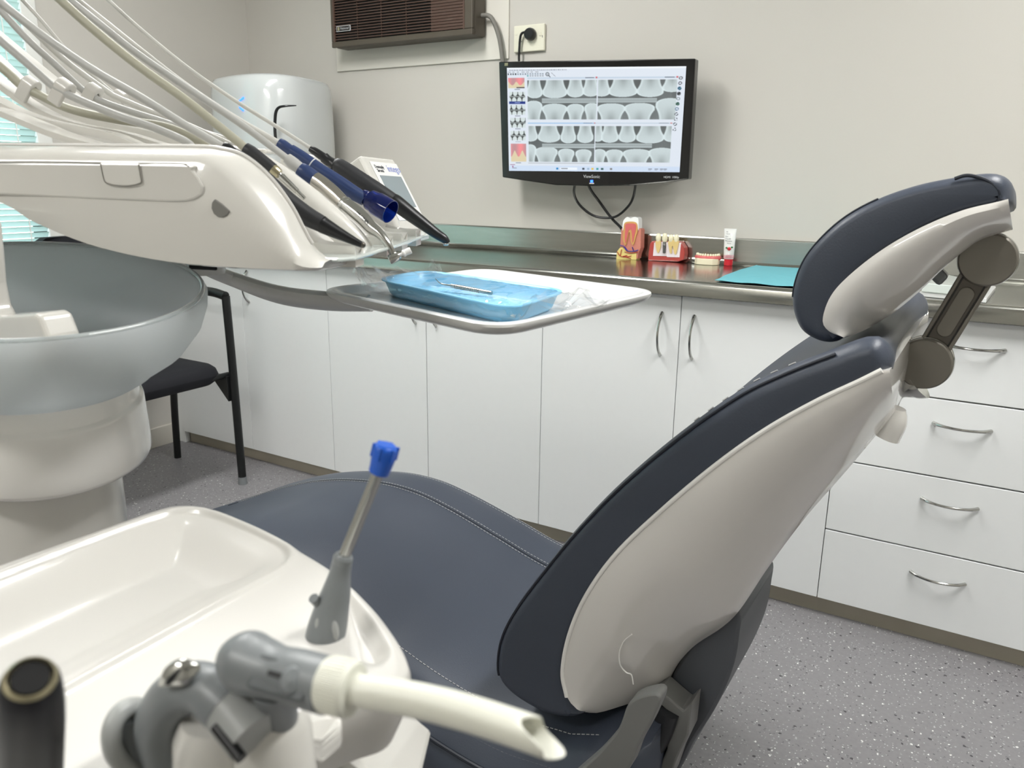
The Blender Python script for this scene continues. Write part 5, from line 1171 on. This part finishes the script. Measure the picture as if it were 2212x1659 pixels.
# high volume suction
sc = thing('suction_handpiece', 'grey suction handpiece with a long white angled tube pointing right across the foreground', 'dental instrument', tuple(U(540, 1500, .33)))
bm = BM(); tube(bm, VS([(492, 1418, .352), (502, 1421, .350), (530, 1429, .347), (560, 1440, .343), (600, 1452, .338), (650, 1464, .332), (712, 1482, .325)]), [.002, .0095, .0135, .0128, .0112, .0116, .0115], 32); hb = obj('grip', bm, 'grey_plastic', sc, angle=60)
bm = BM(); tube(bm, VS([(590, 1470, .345), (600, 1530, .36), (612, 1620, .385)]), [.011, .009, .0085], 24); obj('handle_stem', bm, 'grey_plastic', sc)
nx_ = (U(712, 1482, .325) - U(600, 1452, .338)).normalized(); vw = (Vector(EYE) - U(600, 1452, .338)).normalized(); ny_ = vw.cross(nx_).normalized()
bm = BM(); c = U(602, 1462, .338) + vw * .0138; obox(bm, c, nx_, ny_, vw, .030, .014, .003); obj('slide_panel', bm, 'slide_grey', hb, smooth=False, bevel=.0012)
bm = BM(); c = U(595, 1457, .338) + vw * .0156; obox(bm, c, nx_, ny_, vw, .0085, .0022, .0006); obj('slot', bm, 'black_plastic', hb, smooth=False)
bm = BM(); cc_ = U(629, 1470, .335) + vw * .0152; fa, fb = nx_, ny_
lathe(bm, [(.0056, -.002), (.0060, .0), (.0048, .003), (.0, .0042)], cc_, vw, 28, sx=.78, up=nx_); obj('slide_button', bm, 'grey_plastic', hb)
ta, tb_ = U(722, 1480, .324), U(1198, 1600, .292); td = (tb_ - ta).normalized()
bm = BM(); pr = [(.0108, -.004), (.0112, -.003), (.0112, .008), (.0106, .0095), (.0072, .0098), (.0068, .012)]; lathe(bm, pr, ta, td, 60); obj('collar', bm, 'tube_white', sc, angle=30)
bm = BM(); fa, fb, fc = frame(td)
for k in range(44): a = 2 * math.pi * k / 44; o2 = ta + (fa * math.cos(a) + fb * math.sin(a)) * .0112; tube(bm, [o2 - td * .0025, o2 + td * .007], .00032, 4, smooth=False)
obj('collar_ribs', bm, 'tube_white', sc)
bm = BM(); LT = (tb_ - ta).length; ux = (vw - td * vw.dot(td)).normalized(); uy = td.cross(ux)
upw = (DZ - td * td.dot(DZ)).normalized()
rows = []
rt = .0066
sag = lambda f_: -upw * 0 + upw * (.0028 * math.sin(math.pi * f_))
cut = [0] * 40
def endcut(a):   # slanted mouth facing up and right, longest at the lower side
    q = math.cos(a) * ux + math.sin(a) * uy; return LT - .005 - .0064 * q.dot(upw) + .002 * math.sin(3 * a)
for f_ in np.linspace(0, 1, 24):
    rows.append([ta + td * (.008 + f_ * (endcut(2 * math.pi * k / 40) - .008)) + sag(f_) + (ux * math.cos(2 * math.pi * k / 40) + uy * math.sin(2 * math.pi * k / 40)) * (rt * (1 + .06 * f_)) for k in range(40)])
rows.append([Vector(p) + td * .0006 - (ux * math.cos(2 * math.pi * k / 40) + uy * math.sin(2 * math.pi * k / 40)) * .0006 for k, p in enumerate(rows[-1])])
for f_ in (.97, .85, .7, .5):
    rows.append([ta + td * (.008 + f_ * (endcut(2 * math.pi * k / 40) - .008)) + sag(f_) + (ux * math.cos(2 * math.pi * k / 40) + uy * math.sin(2 * math.pi * k / 40)) * (rt * .83) for k in range(40)])
grid(bm, rows, closeU=True, cap1=True); obj('suction_tube', bm, 'tube_white', sc, angle=50)
# saliva ejector elbow
se = thing('saliva_ejector', 'glossy grey bent saliva ejector handpiece hanging in its holder at the bottom left', 'dental instrument', tuple(U(400, 1560, .37)))
bm = BM(); tube(bm, VS([(352, 1640, .39), (345, 1590, .385), (350, 1545, .378), (375, 1505, .37), (412, 1484, .364), (450, 1490, .358), (478, 1512, .354), (495, 1528, .352)]), [.0100, .0112, .0115, .0114, .0114, .0115, .0120, .0122], 30); obj('elbow', bm, 'grey_plastic', se, angle=60)
bm = BM(); tube(bm, VS([(482, 1510, .3545), (500, 1533, .352), (548, 1592, .345)]), [.0122, .0124, .0122], 32, smooth=False); eb = obj('nozzle_sleeve', bm, 'grey_light', se, angle=40)
dd = (U(548, 1592, .345) - U(500, 1533, .352)).normalized(); v2 = (Vector(EYE) - U(520, 1560, .35)).normalized(); n2 = v2.cross(dd).normalized()
c = U(500, 1565, .349) + v2 * .0065 ; c = U(520, 1558, .3495) + v2 * .0085 + n2 * (.0085 if (U(500, 1600, .35) - U(520, 1558, .35)).dot(n2) > 0 else -.0085)
bm = BM(); tube(bm, [c - dd * .006, c + dd * .013], [.0026, .0026], 14, smooth=False); obj('side_slot', bm, 'black_plastic', eb)
bm = BM(); tube(bm, VS([(345, 1480, .352), (370, 1462, .350), (400, 1450, .349), (432, 1440, .350)]), [.0012, .005, .0058, .0015], 18, flat=.55, up=tuple(v2)); obj('chrome_lever', bm, 'chrome', se)
bm = BM(); pts = [U(290 + 50 * math.cos(a), 1592 + 66 * math.sin(a), .385 + .012 * math.cos(a)) for a in np.linspace(0, 2 * math.pi, 25)[:-1]]
tube(bm, pts, .0046, 14, closed=True, per=3); obj('holder_ring', bm, 'grey_light', ae)
bm = BM(); tube(bm, VS([(285, 1545, .386), (292, 1600, .39), (300, 1700, .40)]), [.0065, .0105, .011], 24); obj('ring_plug', bm, 'grey_plastic', ae)
# black curing lamp body in front
bl = thing('black_handpiece', 'upright matt black cylindrical handpiece with an open brass-ringed end at the lower left corner', 'dental instrument', tuple(U(66, 1700, .30)))
o1, o2 = U(66, 1478, .283), U(68, 1760, .345); dn_ = (o2 - o1).normalized()
bm = BM(); lathe(bm, [(.0, .032), (.0063, .032), (.0065, -.003), (.0088, -.0035), (.0096, -.0015), (.0104, .004), (.0112, .013), (.0116, .03), (.0118, .12), (0, .12)], o1, dn_, 40); obj('body', bm, 'black_matt', bl, angle=60)
bm = BM(); lathe(bm, [(.0062, .004), (.0066, -.003), (.0074, -.0052), (.0086, -.0042), (.0090, -.0028)], o1, dn_, 40); obj('end_ring', bm, 'gold', bl)
bm = BM(); lathe(bm, [(.0062, -.0045), (.0060, .002), (.0056, .03), (.0, .03)], o1, dn_, 40); obj('bore', bm, 'bore_dark', bl)
